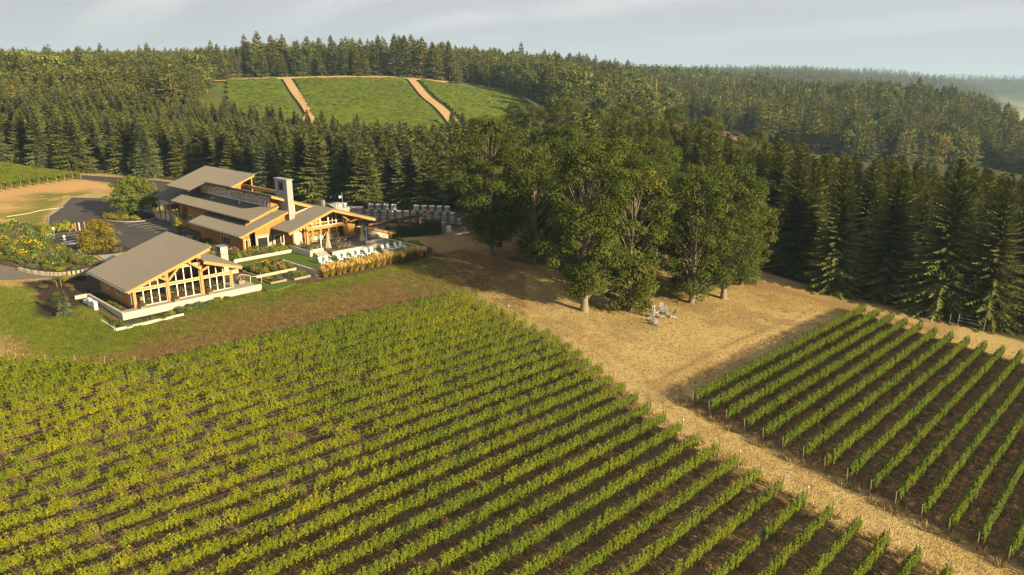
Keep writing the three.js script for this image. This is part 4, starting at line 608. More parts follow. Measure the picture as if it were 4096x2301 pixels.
const oaks = [
  broadleaf(401, 22.5, 5.4, { clear: 0.11, nClump: 175, leaves: 185, leaf: 0.25, clumpR: 1.15, trunkR: 0.5, shape: t => (t < 0.2 ? 0.62 + 0.5 * t : 1) * oakShape(t) }),
  broadleaf(402, 22.5, 6.0, { clear: 0.13, nClump: 190, leaves: 185, leaf: 0.25, clumpR: 1.2, trunkR: 0.5, shape: oakShape }),
  broadleaf(403, 19, 4.4, { clear: 0.03, nClump: 132, leaves: 185, leaf: 0.25, clumpR: 1.05, trunkR: 0.4, pale: 8, shape: t => 0.55 + 0.5 * Math.sin(Math.PI * clamp(t * 0.95)) }),
  broadleaf(404, 20, 6.4, { clear: 0.08, nClump: 180, leaves: 185, leaf: 0.25, clumpR: 1.2, trunkR: 0.45, shape: oakShape }),
];
function oakTree(v, X, F, k, turn, label, group, mat = oakLeaf) {
  const t = thing('oak_tree', label, 'tree', GP(X, F, 0), turn, group); t.scale.setScalar(k);
  const tr = part('trunk', oaks[v].trunk, oakBark, t); part('crown', oaks[v].crown, mat, t); if (oaks[v].twigs) part('bare_twigs', oaks[v].twigs, lichen, t); return t;
}
oakTree(0, 10.4, 98.5, 1.06, 0.6, 'tall oak with a clear pale trunk standing alone on the dry meadow');
oakTree(2, 17.4, 101, 1.1, 1.9, 'narrow oak clothed in leaves to the ground by the ring of chairs', undefined, oakLeafWarm);
oakTree(3, 27.7, 106, 1.0, 0.3, 'oak with low spreading branches behind the ring of chairs');
oakTree(1, 33.7, 109.4, 0.95, 2.2, 'broad oak leaning over the meadow edge toward the conifers');
oakTree(1, -3.7, 125.3, 1.08, 4.1, 'big oak with a pale forked trunk beside the gravel track');
oakTree(3, 4.1, 122.2, 1.02, 1.2, 'spreading oak with drooping lower limbs above the picnic table');
for (const [v, X, F, k, a] of [[0, 9, 130, 1.05, 2], [1, 17, 124, 1.0, 5], [1, 24, 128, 0.95, 1.5], [3, 33, 124, 0.95, 3.3], [2, 39, 118, 0.92, 4.4], [3, 8, 141, 1.0, 0.4], [1, 28, 140, 0.95, 2.9], [3, 15, 142, 1, 5.2], [1, 21, 117, 0.9, 0.9], [3, 12, 112, 0.9, 2.4]]) oakTree(v, X, F, k, a, 'oak in the shaded grove behind the front row of meadow oaks', 'oaks of the grove', a > 3 ? oakLeafWarm : oakLeaf);
// old oaks further off along the valley track
for (const [v, X, F, k, a] of [[1, -14, 262, 0.66, 1], [0, 1, 250, 0.92, 2], [3, 9, 244, 1.0, 3], [1, 18, 240, 1.02, 4], [3, 27, 232, 1.0, 5], [1, 37, 238, 1.0, 0.5], [3, 46, 228, 0.98, 1.5], [0, 53, 240, 1.0, 2.5], [1, 61, 228, 0.95, 3.5], [3, 67, 214, 0.9, 4.5], [1, 41, 206, 0.85, 5.5], [3, 56, 200, 0.85, 0.8], [0, 75, 224, 0.9, 1.8], [1, 30, 212, 0.85, 2.2], [3, 20, 222, 0.9, 3.9]]) oakTree(v, X, F, k, a, k < 0.7 ? 'lone round oak in front of the hillside vineyard track' : 'old oak in the belt between the grove and the wooded valley', k < 0.7 ? undefined : 'oaks of the far belt', oakLeafWarm);
{ const t = thing('dead_trunk', 'broken dead trunk standing among the oaks by the track', 'tree trunk', GP(-2.4, 131.9), 0); part('trunk', [rod(V3(0, -0.3, 0), V3(0.1, 3.2, 0), 0.55, 0.48, 9), rod(V3(0.1, 3.2, 0), V3(-0.1, 5.6, 0.1), 0.48, 0.36, 9)], barkM, t); part('broken_top', new THREE.ConeGeometry(0.36, 0.7, 6).translate(-0.1, 5.9, 0.1), barkM, t); }

// ---- conifers: plan the stands first, then plant
const farVine = [[[-130, 338], [-112, 322], [-94, 318], [-150, 478], [-176, 462]], [[-84, 316], [-26, 306], [-73, 500], [-139, 480]], [[-16, 312], [6, 340], [14, 400], [4, 460], [-62, 504]]];
const inPoly = (P, x, y) => sdPoly(P, x, y) < 0;
const plan = [];
{
  const r = rng(9), seen = (X, F) => Math.abs(X / F) < 0.92 && F > 40;
  const add = (X, F, h, type = 'fir') => plan.push({ X, F, h, type, d: Math.hypot(X, F) });
  // plantation behind the winery, climbing to the hillside vineyard
  for (let F = 150; F < 345; F += 4.9) for (let X = -330; X < 30; X += 4.8) {
    const x = X + (r() - 0.5) * 3.4, f = F + (r() - 0.5) * 3.4, e = f - forestEdge(x); if (!seen(x, f) || e < 0.8) continue;
    if (x > -12 && f > 205 && x > -12 - (f - 205) * 0.12) continue; if (UV(x, f)[0] < 70 && UV(x, f)[1] < 31 && f < 170) continue;
    if (farVine.some(p => sdPoly(p, x, f) < 4) || (x > -175 && f > 322 + 0.08 * (x + 100))) continue; if (e > 60 && r() < 0.25) continue;
    add(x, f, (11 + 4 * fbm(x * 0.03, f * 0.03, 2) + 3.6 * r() + (e < 12 ? 1 : 0)) * (x > -150 ? mix(1, x > -95 ? 0.56 : 0.7, sst(222, 285, f)) : 1), 'fir');
  }
  // woods on the western hill and along its crest
  for (let F = 320; F < 640; F += 6.4) for (let X = -560; X < -100; X += 6.2) {
    const x = X + (r() - 0.5) * 4.6, f = F + (r() - 0.5) * 4.6; if (!seen(x, f) || farVine.some(p => sdPoly(p, x, f) < 9)) continue; if (x > -150 - (f - 345) * 0.25 && f < 512) continue; if (x > -175 && f < 345) continue;
    add(x, f, 11.5 + 7 * fbm(x * 0.02 + 5, f * 0.02, 2) + 4 * r() + (r() < 0.06 ? 4 : 0), r() < 0.12 ? 'leafy' : 'fir');
  }
  // crest behind the hillside vineyard and the wooded slopes to the east
  for (let F = 330; F < 930; F += 9.6) for (let X = -280; X < 760; X += 9.4) {
    const x = X + (r() - 0.5) * 7.6, f = F + (r() - 0.5) * 7.6; if (!seen(x, f) || x / f < -0.36) continue; if (farVine.some(p => sdPoly(p, x, f) < 8)) continue; if (f < 512 && x < 22 + (f > 430 ? -(f - 430) * 0.35 : 0)) continue; if ((inPoly(fieldGap, x, f) && r() < 0.95) || (x < 75 && f < 345)) continue;
    if (x > 58 && f < 432 + 14 * Math.sin(x * 0.05)) continue; if (f < 420 && x < 90 && r() < 0.4) continue;
    add(x, f, (15 + 8 * fbm(x * 0.012 + 50, f * 0.012, 2) + 8 * r() + (r() < 0.05 ? 5 : 0)) * (inPoly(fieldGap, x, f) ? 0.55 : 1), r() < 0.06 + 0.3 * sst(0.52, 0.66, fbm(x * 0.02, f * 0.02 + 7, 2)) ? 'leafy' : x > 90 && r() < 0.02 ? 'snag' : 'fir');
  }
  // stand along the right of the vineyard down into the valley
  for (let F = 62; F < 340; F += 6.2) for (let X = 14; X < 300; X += 6) {
    const x = X + (r() - 0.5) * 4.2, f = F + (r() - 0.5) * 4.2, e = f - forestEdge(x); if (!seen(x, f) || e < 2.2 + (x < 36 ? 20 : 0) || (x < 78 && f > 192 && f < 250 && r() < 0.8) || f > 200 - 0.04 * x || inPoly(fieldGap, x, f)) continue;
    add(x, f, (e < 9 ? 17.5 : 16) + 5.5 * r() + 2.5 * fbm(x * 0.04, f * 0.04, 2) + 3 * sst(55, 75, x) * sst(14, 8, e) - (f > 200 ? 2 : 0), 'fir');
  }
  for (let F = 930; F < 3600; F += F < 1500 ? 15 : F < 2400 ? 25 : 42) for (let X = -1500; X < 3200; X += F < 1500 ? 15 : F < 2400 ? 25 : 42) { const x = X + (r() - 0.5) * 13, f = F + (r() - 0.5) * 13; if (!seen(x, f) || (hgt(x, f) < -30 && fbm(x * 0.006 + 3, f * 0.003, 2) < 0.62) || (F > 1500 && hgt(x, f) < -8 && fbm(x * 0.004 + 3, f * 0.004, 2) < 0.5) || x / f < 0.02) continue; add(x, f, 20 + 9 * r(), F < 1500 && r() < 0.3 ? 'leafy' : 'fir'); }
}
plan.sort((a, b) => a.d / a.h - b.d / b.h);
const near = plan.filter(t => t.type === 'fir' && t.d < 330 && t.F - forestEdge(t.X) < 24).slice(0, 300), isNear = new Set(near);
const firProtos = [];
for (const [i, t] of near.entries()) {
  const east = t.X > 20, set = east ? bigFirs : firs, v = Math.floor(hash2(i, 77) * set.length), k = t.h / (east ? 21 : 14), pw = k * (0.92 + 0.3 * hash2(i, 5)) * (east ? 1 : 1.2);
  const label = east ? 'tall dark conifer in the dense stand beside the smaller vine block' : t.X < -70 ? 'conifer in the dense plantation across the road above the car park' : 'conifer in the dense plantation behind the winery roofs', group = east ? 'conifers beside the small vine block' : t.X < -70 ? 'plantation conifers along the road' : 'plantation conifers behind the winery';
  const key = v + (east ? 8 : 0); let o = firProtos[key];
  if (!o) { o = firProtos[key] = thing('conifer', label, 'tree', GP(t.X, t.F), 0, group); part('trunk', set[v].trunk, barkM, o); part('crown', set[v].crown, east ? firLeaf : v % 2 ? firLeafBlue : firLeaf, o); } else o = copyOf(o, GP(t.X, t.F), 0, label, group);
  o.scale.set(pw, k, pw); o.rotation.y = hash2(i, 3) * 6.28; o.rotation.z = (hash2(i, 8) - 0.5) * 0.05;
}
{ // everything beyond the nearest three hundred reads as woodland
  const sets = new Map(), add = (key, geo, mat, name, label, t, k, kw) => { if (!sets.has(key)) sets.set(key, { geo, mat, name, label, l: [] }); sets.get(key).l.push([t, k, kw]); };
  const leafyBig = broadleaf(451, 14, 5.2, { clear: 0.12, nClump: 60, leaves: 26, leaf: 0.75, clumpR: 1.5, pale: 0, trunkR: 0.3 }).crown, leafyFar = broadleaf(452, 14, 5.6, { clear: 0.05, nClump: 26, leaves: 16, leaf: 1.5, clumpR: 1.9, pale: 0 }).crown;
  const snagGeo = merge([rod(V3(0, 0, 0), V3(0.2, 14, 0), 0.28, 0.06, 6), ...Array.from({ length: 14 }, (_, i) => rod(V3(0, 4 + i * 0.65, 0), V3(Math.cos(i * 2.4) * 1.3, 4.2 + i * 0.65, Math.sin(i * 2.4) * 1.3), 0.05, 0.02, 4))]), snagM = std([0.3, 0.25, 0.19], 1);
  plan.forEach((t, i) => {
    if (isNear.has(t)) return; const q = hash2(i, 21), k = t.h / 14;
    if (t.type === 'snag') return add('snag', snagGeo, snagM, 'dead_tree_trunks', 'bleached dead trunks scattered through the hillside woods', t, k, k);
    if (t.type === 'leafy') return t.d < 900 ? add('leafy', leafyBig, leafMat([0.085, 0.11, 0.022]), 'broadleaf_woodland', 'bright green broadleaf trees scattered through the conifer woods', t, k * 0.9, k * 0.85) : add('leafyfar', leafyFar, leafMat([0.06, 0.08, 0.025]), 'distant_broadleaf_woodland', 'far broadleaf trees along the hazy ridges', t, k * 0.9, k);
    if (t.d < 330 && t.X > 20) { const v = Math.floor(q * 4), kb = t.h / 21; return add('b' + v, bigFirs[v].crown, firLeaf, 'conifer_stand', 'inner trees of the tall conifer stand beside the small vine block', t, kb, kb); }
    if (t.d < 330) { const v = Math.floor(q * 5); return add('n' + v, firs[v].crown, v % 2 ? firLeafBlue : firLeaf, 'conifer_plantation', 'inner trees of the conifer stands behind the front rows', t, k, k * 1.38); }
    if (t.d < 900) { const v = Math.floor(q * 3); return add('m' + v, midFirs[v], firLeaf, 'conifer_woodland', 'conifer woods covering the hills beyond the estate', t, k, k * 1.38); }
    const v = Math.floor(q * 2); add('f' + v, farFirs[v], firLeaf, 'distant_conifer_woodland', 'far conifer woods on the hazy ridges', t, k, k * (t.d > 1500 ? 2.2 : 1.5));
  });
  for (const { geo, mat, name, label, l } of sets.values()) {
    const im = shadowed(new THREE.InstancedMesh(geo, mat, l.length)); im.name = numbered(name); tag(im, label, 'woodland'); im.userData.kind = 'stuff';
    l.forEach(([t, k, kw], i) => { const a = hash2(i, 91), b = hash2(i, 92), pale = hash2(i, 93) < 0.015; put(im, i, t.X, hgt(t.X, t.F) - 0.2, -t.F, a * 6.28, kw * (0.85 + 0.3 * b), k, kw * (0.85 + 0.3 * b), pale ? C3(1.9, 1.35, 1.1) : C3((0.7 + 0.7 * b) * (0.85 + 0.3 * a), (0.74 + 0.56 * b) * (0.9 + 0.2 * a), 0.8 + 0.4 * b)); });
    scene.add(im);
  }
  console.log('conifers', plan.length, [...sets].map(([k, s]) => k + ':' + s.l.length).join(' '));
}
// ---- hillside vineyard: three blocks of rows too fine to tell apart, with pale tracks between
for (const [i, poly] of farVine.entries()) {
  const T = new Tri(), r = rng(60 + i), dx = i === 2 ? 0.85 : 0.9, df = i === 2 ? 0.52 : 0.43; // row direction
  let c = [0, 0]; for (const p of poly) { c[0] += p[0] / poly.length; c[1] += p[1] / poly.length; }
  for (let n = -130; n < 130; n += 2.5) for (let s = -140; s < 140; s += 2.2) {
    const X = c[0] + dx * s - df * n, F = c[1] + df * s + dx * n; if (!inPoly(poly, X, F)) continue;
    const w = 0.34 + 0.2 * r(), h = 1.5 + 0.5 * r(), y = hgt(X, F), k = (0.78 + 0.44 * r()) * (0.85 + 0.3 * fbm(X * 0.03, F * 0.03, 2)), col = [k * 1.06, k, k], A = (a, b, yy) => V3(X + dx * a - df * b, y + yy, -(F + df * a + dx * b)), e = 1.2;
    T.quad(A(-e, -w, 0.4), A(e, -w, 0.4), A(e, -w * 0.6, h), A(-e, -w * 0.6, h * (0.8 + 0.3 * r())), col); T.quad(A(-e, -w * 0.6, h), A(e, -w * 0.6, h), A(e, w * 0.6, h), A(-e, w * 0.6, h), col); T.quad(A(-e, w * 0.6, h), A(e, w * 0.6, h), A(e, w, 0.4), A(-e, w, 0.4), col);
  }
  const m = solo('hillside_vines', T.geo(), leafMat([0.06, 0.09, 0.007], { roughness: 0.8 }), ['small wedge of green vines at the western end of the hillside', 'large green sweep of vines between the two pale tracks on the hillside', 'green vines running over the hill east of the steep track'][i], 'vineyard'); m.userData.kind = 'stuff';
  struct('vineyard_floor', drape(poly, 0.3, 9), grainy([0.085, 0.085, 0.022], 1, 40, 0.3, 1, 1, 40 + i));
}
const dryTrack = grainy([0.43, 0.28, 0.13], 1, 18, 0.3, 1, 1, 44);
for (const l of [[[-88, 312], [-91, 334], [-144, 478], [-147, 485]], [[-20, 300], [-22, 314], [-67, 500], [-70, 508]], [[-202, 460], [-178, 471], [-145, 488], [-108, 504], [-72, 512], [-44, 504]], [[8, 468], [16, 430], [18, 380], [12, 345]]]) struct('dirt_track', ribbon(dense(l, 6), l[0][0] === 8 ? 4 : l[0][0] === -202 ? 16 : 5, 0.8), dryTrack);
struct('field', drape(brownField, 0.5, 9), grainy([0.33, 0.2, 0.11], 1, 30, 0.25, 1, 1, 47));
struct('field', drape([[0, 236], [10, 250], [14, 266], [2, 270], [-8, 256]], 0.25, 4), dryTrack);
// ---------------------------------------------------------------- terraces, lawns and walls
const turf = grainy([0.07, 0.11, 0.016], 1, 3, 0.35, 1, 1, 51), bedSoil = mulchM, paverM = grainy([0.13, 0.105, 0.08], 0.85, 3, 0.4, 1, 1, 53);
function inFrame(kindName, geos, mat, base) { const [u, v, y] = base, g = Array.isArray(geos) ? merge(geos) : clean(geos); g.translate(-u, -y, v); const m = struct(kindName, g, mat); m.position.set(...WP(u, v, y)); m.rotation.y = BT; return m; }
function wallThing(label, geos, base, mat = concreteWall) { const [u, v, y] = base, g = Array.isArray(geos) ? merge(geos) : clean(geos); g.translate(-u, -y, v); const m = solo('retaining_wall', g, mat, label, 'wall'); m.position.set(...WP(u, v, y)); m.rotation.y = BT; return m; }
inFrame('terrace', bb(-2, 16.3, 5.2, 6.0, -2.1, -0.003), concrete, [7, -1, 5.2]);
inFrame('terrace', bb(13.55, 16.4, 5.2, 5.99, 0, 3.2), concrete, [15, 1.5, 5.2]);
wallThing('long pale concrete wall fronting the pavilion terrace', [bb(-2.28, 16.5, 4.6, 6.3, -2.4, -2.103)], [7, -2.3, 4.6]);
wallThing('concrete wall running back beside the heat pumps west of the pavilion', [bb(-2.3, -2.0, 4.6, 6.33, -2.1, 10.4), bb(-3.85, -2.303, 4.7, 6.34, 10.3, 10.58)], [-2.2, 4, 4.6]);
wallThing('low planter wall half hidden by trailing plants below the pavilion terrace', [bb(-4.2, 4, 4.35, 5.5, -5.4, -5.15)], [0, -5.3, 4.35]);
wallThing('low planter wall turning the corner toward the heat pumps', [bb(-4.3, -4.06, 4.5, 5.5, -5.14, 2.9)], [-4.2, -1, 4.5]);
inFrame('planting_bed', bb(-4.05, 4.2, 4.5, 5.4, -5.14, -2.41), bedSoil, [0, -4, 4.5]); inFrame('planting_bed', bb(-4.04, -2.31, 4.5, 5.405, -2.4, 2.9), bedSoil, [-3, 0, 4.5]);
inFrame('paving_pad', bb(-4.2, -2.31, 4.9, 5.36, 2.95, 10.2), concrete, [-3.3, 6, 4.9]);
for (const [v, hh, l] of [[4.2, 1.45, 'white heat pump nearest the planter wall on the concrete pad'], [6.0, 1.45, 'white heat pump in the middle of the concrete pad'], [7.7, 0.85, 'small white condenser at the far end of the concrete pad']]) { const t = thing('heat_pump', l, 'heat pump', WP(-3.35, v, 5.36), BT); part('cabinet', box(-0.2, 0.2, 0.05, hh, -0.5, 0.5), white, t); for (let k = 0; k < (hh > 1 ? 2 : 1); k++) part('fan_grille', new THREE.TorusGeometry(0.24, 0.02, 6, 18).rotateY(Math.PI / 2).translate(-0.21, 0.38 + k * 0.62, 0), galv, t); part('foot', merge([box(-0.2, 0.2, 0, 0.05, -0.45, -0.35), box(-0.2, 0.2, 0, 0.05, 0.35, 0.45)]), blackMetal, t); }
// handrails at the end of the pavilion terrace
for (const [u, v] of [[15.6, 2.4], [16.2, 0.2]]) { const t = thing('handrail', 'bent pale handrail at the end of the pavilion terrace', 'handrail', WP(u, v, 6), BT, 'terrace handrails'); part('rail', [rod(V3(0, 0, 0), V3(0, 0.9, 0), 0.03), rod(V3(0, 0.9, 0), V3(0.5, 0.95, 0), 0.03), rod(V3(0.5, 0.95, 0), V3(1.7, 0.55, 0), 0.03), rod(V3(1.7, 0.55, 0), V3(1.7, -0.4, 0), 0.03)], frameWhite, t); }
// lower turf, kitchen garden, upper lawn
inFrame('lawn', (() => { const s = new THREE.Shape([[16.5, -3.8], [17.4, -4.7], [21.3, -3.5], [21.6, -1.6], [18.3, -1.3], [18.2, 3.4], [18.6, 8.4], [20.4, 12.3], [17, 10], [16.45, 3.2]].map(p => new THREE.Vector2(...p))); const g = new THREE.ExtrudeGeometry(s, { depth: 0.5, bevelEnabled: false }); g.rotateX(-Math.PI / 2); g.translate(0, 5.2, 0); return g; })(), turf, [18, 2, 5.2]);
inFrame('lawn', (() => { const s = new THREE.Shape([[19, 8.6], [26, 8.2], [26.05, 9.7], [30.3, 9.8], [30.3, 12.35], [20.4, 12.35]].map(p => new THREE.Vector2(...p))); const g = new THREE.ExtrudeGeometry(s, { depth: 1, bevelEnabled: false }); g.rotateX(-Math.PI / 2); g.translate(0, 5.35, 0); return g; })(), turf, [25, 10, 5.35]);
inFrame('lawn', bb(26.15, 47.8, 5, 6.38, -1.6, 9.7), turf, [37, 4, 5]);
wallThing('concrete wall holding up the lawn above the ornamental grasses', [bb(26, 48, 4.6, 6.46, -1.85, -1.602)], [37, -1.7, 4.6]);
wallThing('concrete wall stepping down from the lawn beside the vegetable beds', [bb(25.9, 26.148, 4.8, 6.455, -1.6, 8.2)], [26, 3, 4.8]);
wallThing('thin concrete kerb wall along the eastern end of the lawn', [bb(47.8, 48, 5, 6.455, -1.6, 9.9)], [47.9, 4, 5]);
wallThing('long low concrete wall edging the flower garden before the winery', [bb(19.8, 30.4, 5.3, 6.85, 12.4, 12.65)], [25, 12.5, 5.3]);
wallThing('short low concrete wall between the pavilion and the turf', [bb(14, 18.4, 5.3, 6.3, 8.3, 8.55)], [16, 8.4, 5.3]);
inFrame('planting_bed', bb(14, 30.4, 5.3, 6.6, 12.66, 16.3), grainy([0.07, 0.05, 0.034], 1, 3, 0.5, 1, 1, 57), [22, 14, 5.3]); inFrame('planting_bed', bb(17.6, 24.3, 5.3, 6.5, 16.31, 36), grainy([0.06, 0.045, 0.03], 1, 3, 0.5, 1, 1, 58), [21, 26, 5.3]);
const plank = grainy([0.26, 0.2, 0.14], 0.9, 1.6, 0.3, 0.3, 3, 61), stoneWallM = grainy([0.34, 0.3, 0.24], 0.9, 1.4, 0.35, 1, 1, 62);
function raisedBed(u0, u1, v0, v1, y0, h, label, mat) { const t = house('raised_bed', label, 'planter', (u0 + u1) / 2, (v0 + v1) / 2, y0); const w = 0.16; t.put('side_board', bb(u0, u1, y0, y0 + h, v0, v0 + w), mat); t.put('side_board', bb(u0, u1, y0, y0 + h, v1 - w, v1), mat); t.put('side_board', bb(u0, u0 + w, y0, y0 + h - 0.003, v0 + w, v1 - w), mat); t.put('side_board', bb(u1 - w, u1, y0, y0 + h - 0.003, v0 + w, v1 - w), mat); t.put('soil', bb(u0 + w, u1 - w, y0, y0 + h - 0.08, v0 + w, v1 - w), bedSoil); return t; }
raisedBed(18.9, 25.7, 3.6, 8.1, 5.4, 0.62, 'large stone edged bed full of bright cut flowers', stoneWallM); raisedBed(18.6, 21.2, -1.2, 1.4, 5.4, 0.5, 'small timber planter of salad greens at the turf corner', plank); raisedBed(22.4, 25.2, -1.3, 1.6, 5.3, 0.5, 'timber planter of leafy vegetables against the lawn wall', plank);
inFrame('gravel_path', (() => { const s = new THREE.Shape([[21.5, -3.4], [25.9, -3.2], [25.85, 3.4], [21.4, 3.4]].map(p => new THREE.Vector2(...p))); const g = new THREE.ExtrudeGeometry(s, { depth: 0.12, bevelEnabled: false }); g.rotateX(-Math.PI / 2); g.translate(0, 5.3, 0); return g; })(), grainy([0.15, 0.105, 0.065], 1, 1.4, 0.4, 1, 1, 64), [23.5, 0, 5.3]);
// the upper terrace
inFrame('terrace', bb(30.5, 46, 5.6, 7.1, 7.25, 13.75), paverM, [38, 10, 5.6]); inFrame('terrace', bb(33.1, 44.6, 5.6, 7.097, 4.7, 7.249), paverM, [38, 6, 5.6]);
{ const t = house('terrace_wall', 'pale concrete wall with small vents below the dining terrace', 'wall', 37, 4.6, 5.6); t.put('wall', bb(33, 44.7, 5.6, 7.16, 4.45, 4.699), concreteWall); for (let i = 0; i < 6; i++) for (const d of [0, 0.95]) { const u = 33.3 + i * 1.98 + d * 0.9; t.put('vent', bb(u, u + 0.42, 6.5, 6.68, 4.42, 4.46), galv); } }
wallThing('concrete side wall with stains at the western end of the dining terrace', [bb(30.3, 30.497, 5.6, 7.35, 6.9, 13.7), bb(30.5, 33, 5.6, 7.5, 7.0, 7.249)], [31, 9, 5.6]);
wallThing('knee wall with a handrail at the eastern end of the dining terrace', [bb(40.6, 44.7, 7.1, 7.6, 5.6, 5.8)], [42.5, 5.7, 7.1]);
{ const t = house('garden_steps', 'concrete steps climbing from the lawn to the dining terrace', 'steps', 31.7, 5.6, 6.3); for (let i = 0; i < 4; i++) t.put('step', bb(30.9, 33, 6.3, 6.5 + i * 0.17, 4.6 + i * 0.55, 5.15 + i * 0.55), concrete); const hr = (v) => t.put('handrail', [rod(P(30.8, 6.4, v), P(30.8, 7.5, v), 0.03), rod(P(30.8, 7.5, v), P(30.8, 8.1, v + 1.8), 0.03), rod(P(30.8, 8.1, v + 1.8), P(30.8, 7.1, v + 1.8), 0.03)], galv); hr(4.9); }
{ const t = house('handrail', 'grey glass topped handrail on the eastern knee wall', 'handrail', 42.6, 5.7, 7.6); t.put('rail', [rod(P(41.8, 7.6, 5.7), P(41.8, 8.3, 5.7), 0.03), rod(P(41.8, 8.3, 5.7), P(44, 8.2, 5.7), 0.03), rod(P(44, 8.2, 5.7), P(44, 7.6, 5.7), 0.03)], galv); }
// terrace furniture
function setting(u, v, L, n, label, group) { diningTable(u, v, 7.1, L, label, group, std([0.06, 0.045, 0.035], 0.5)); for (let i = 0; i < n; i++) { const x = u + (n > 1 ? (i / (n - 1) - 0.5) * L * 0.72 : 0); diningChair(x, v - 0.78, 7.1, Math.PI, 'tan sling chair drawn up to a dark table on the dining terrace', 'terrace chairs'); diningChair(x, v + 0.78, 7.1, 0, 'tan sling chair drawn up to a dark table on the dining terrace', 'terrace chairs'); } }
setting(36, 6.4, 2.6, 3, 'longest dark dining table at the open front edge of the terrace'); setting(38.4, 10.6, 1.8, 2, 'dark dining table in front of the glazed terrace doors'); setting(31.9, 9, 1.5, 2, 'dark dining table behind the stained western side wall'); setting(35.3, 10.9, 1.5, 1, 'dark dining table beside the braced timber post'); setting(43.3, 9.2, 1.5, 1, 'dark dining table at the eastern end of the terrace');
for (const s of [-0.7, 0, 0.7]) diningChair(41.2 + s, 11.4, 7.1, Math.PI, 'tan sling chair in the row against the terrace wall', 'chairs against the wall');
const canvas = std([0.3, 0.27, 0.2], 0.9);
for (const [u, v, pu, pv, l] of [[33.6, 6.6, 32.9, 7.6, 'closed beige cantilever parasol beside the terrace steps'], [41.0, 7.2, 42.3, 7.8, 'closed beige cantilever parasol at the eastern end of the terrace']]) {
  const t = thing('parasol', l, 'parasol', WP(u, v, 7.1), BT), dx = pu - u, dz = -(pv - v);
  const g = new THREE.LatheGeometry([[0.06, 3.15], [0.16, 2.6], [0.3, 1.5], [0.46, 0.55], [0.5, 0.35], [0.3, 0.32], [0, 0.34]].map(p => new THREE.Vector2(...p)), 30), p = g.attributes.position; for (let i = 0; i < p.count; i++) { const a = Math.atan2(p.getZ(i), p.getX(i)), y = p.getY(i), k = 1 + 0.3 * Math.sin(a * 7 + y) * clamp((3.1 - y) / 2); p.setX(i, p.getX(i) * k); p.setZ(i, p.getZ(i) * k); } g.computeVertexNormals();
  part('canopy', g, canvas, t); part('pole', [bar(V3(dx, 0, dz), V3(dx, 2.6, dz), 0.11)], white, t); part('arm', [bar(V3(dx, 1.5, dz), V3(dx * 0.15, 3.0, dz * 0.15), 0.07)], white, t); part('base', box(dx - 0.45, dx + 0.45, 0, 0.1, dz - 0.45, dz + 0.45), blackMetal, t);
}
// slatted lawn chairs
const chairWhite = std([0.62, 0.63, 0.66], 0.6), chairGrey = std([0.3, 0.3, 0.31], 0.7);
function adirondack(name, label, pos, turn, group, mat) {
  const t = thing(name, label, 'chair', pos, turn, group); // faces +z
  for (let i = 0; i < 4; i++) part('back_slat', bar(V3(-0.21 + i * 0.14, 0.3, -0.18), V3(-0.23 + i * 0.153, 1.12 - (i % 3 ? 0 : 0.05), -0.56), 0.125, 0.022, V3(0, 0, 1)), mat, t);
  for (let i = 0; i < 4; i++) part('seat_slat', box(-0.28, 0.28, 0.3 + i * 0.022 - 0.012, 0.3 + i * 0.022 + 0.01, -0.14 + i * 0.14, -0.02 + i * 0.14), mat, t);
  for (const x of [-0.3, 0.3]) { part('arm', box(x * 1.12 - 0.07, x * 1.12 + 0.07, 0.58, 0.605, -0.36, 0.42), mat, t); part('front_leg', box(x - 0.05, x + 0.05, 0, 0.58, 0.3, 0.38), mat, t); part('back_leg', bar(V3(x, 0.35, 0.36), V3(x, 0.02, -0.58), 0.035, 0.13), mat, t); }
  part('apron', box(-0.28, 0.28, 0.22, 0.36, 0.39, 0.41), mat, t); part('back_rail', bar(V3(-0.3, 0.62, -0.36), V3(0.3, 0.62, -0.36), 0.03, 0.08), mat, t);
  return t;
}
function sideTable(name, label, pos, turn, group, mat, s = 1) { const t = thing(name, label, 'table', pos, turn, group); for (let i = 0; i < 4; i++) part('top_slat', box(-0.26 * s, 0.26 * s, 0.43, 0.46, (-0.26 + i * 0.13) * s + 0.005, (-0.13 + i * 0.13) * s - 0.005), mat, t); for (const x of [-1, 1]) for (const z of [-1, 1]) part('leg', bar(V3(x * 0.3 * s, 0, z * 0.26 * s), V3(x * 0.18 * s, 0.43, z * 0.16 * s), 0.05), mat, t); return t; }
let lawnChair = null, lawnTable = null;
for (const u of [28.9, 32.35, 35.05, 37.75, 41.2, 43.9]) {
  for (const d of [0, 1.15]) { const pos = WP(u + d, 1.35, 6.38), l = 'white slatted lawn chair in a pair facing the vineyard', gname = 'lawn chairs in pairs'; lawnChair = lawnChair ? copyOf(lawnChair, pos, BT, l, gname) : adirondack('lawn_chair', l, pos, BT, gname, chairWhite); }
  const tp = WP(u + 1.05, 0.25, 6.38), l = 'small white slatted table before a pair of lawn chairs', gname = 'lawn side tables'; lawnTable = lawnTable ? copyOf(lawnTable, tp, BT, l, gname) : sideTable('side_table', l, tp, BT, gname, chairWhite);
}
{ const cx = 21.4, cf = 98, gl = 'grey chairs of the meadow ring'; [[22.1, 101.3], [20.9, 99.7], [22.3, 99.9], [20.0, 97.9], [23.1, 98.4], [20.0, 94.6], [19.8, 95.9]].forEach(([X, F], i) => adirondack('garden_chair', i < 5 ? 'weathered grey slatted chair in the ring on the dry meadow' : 'weathered grey slatted chair standing apart below the meadow ring', GP(X, F), Math.atan2(cx - X, F - cf) + (i > 4 ? 0.4 : 0), i < 5 ? gl : 'chairs apart from the ring', chairGrey)); sideTable('garden_table', 'weathered grey slatted table at the middle of the meadow ring', GP(21.5, 97.6), 0.3, undefined, chairGrey, 1.7); }

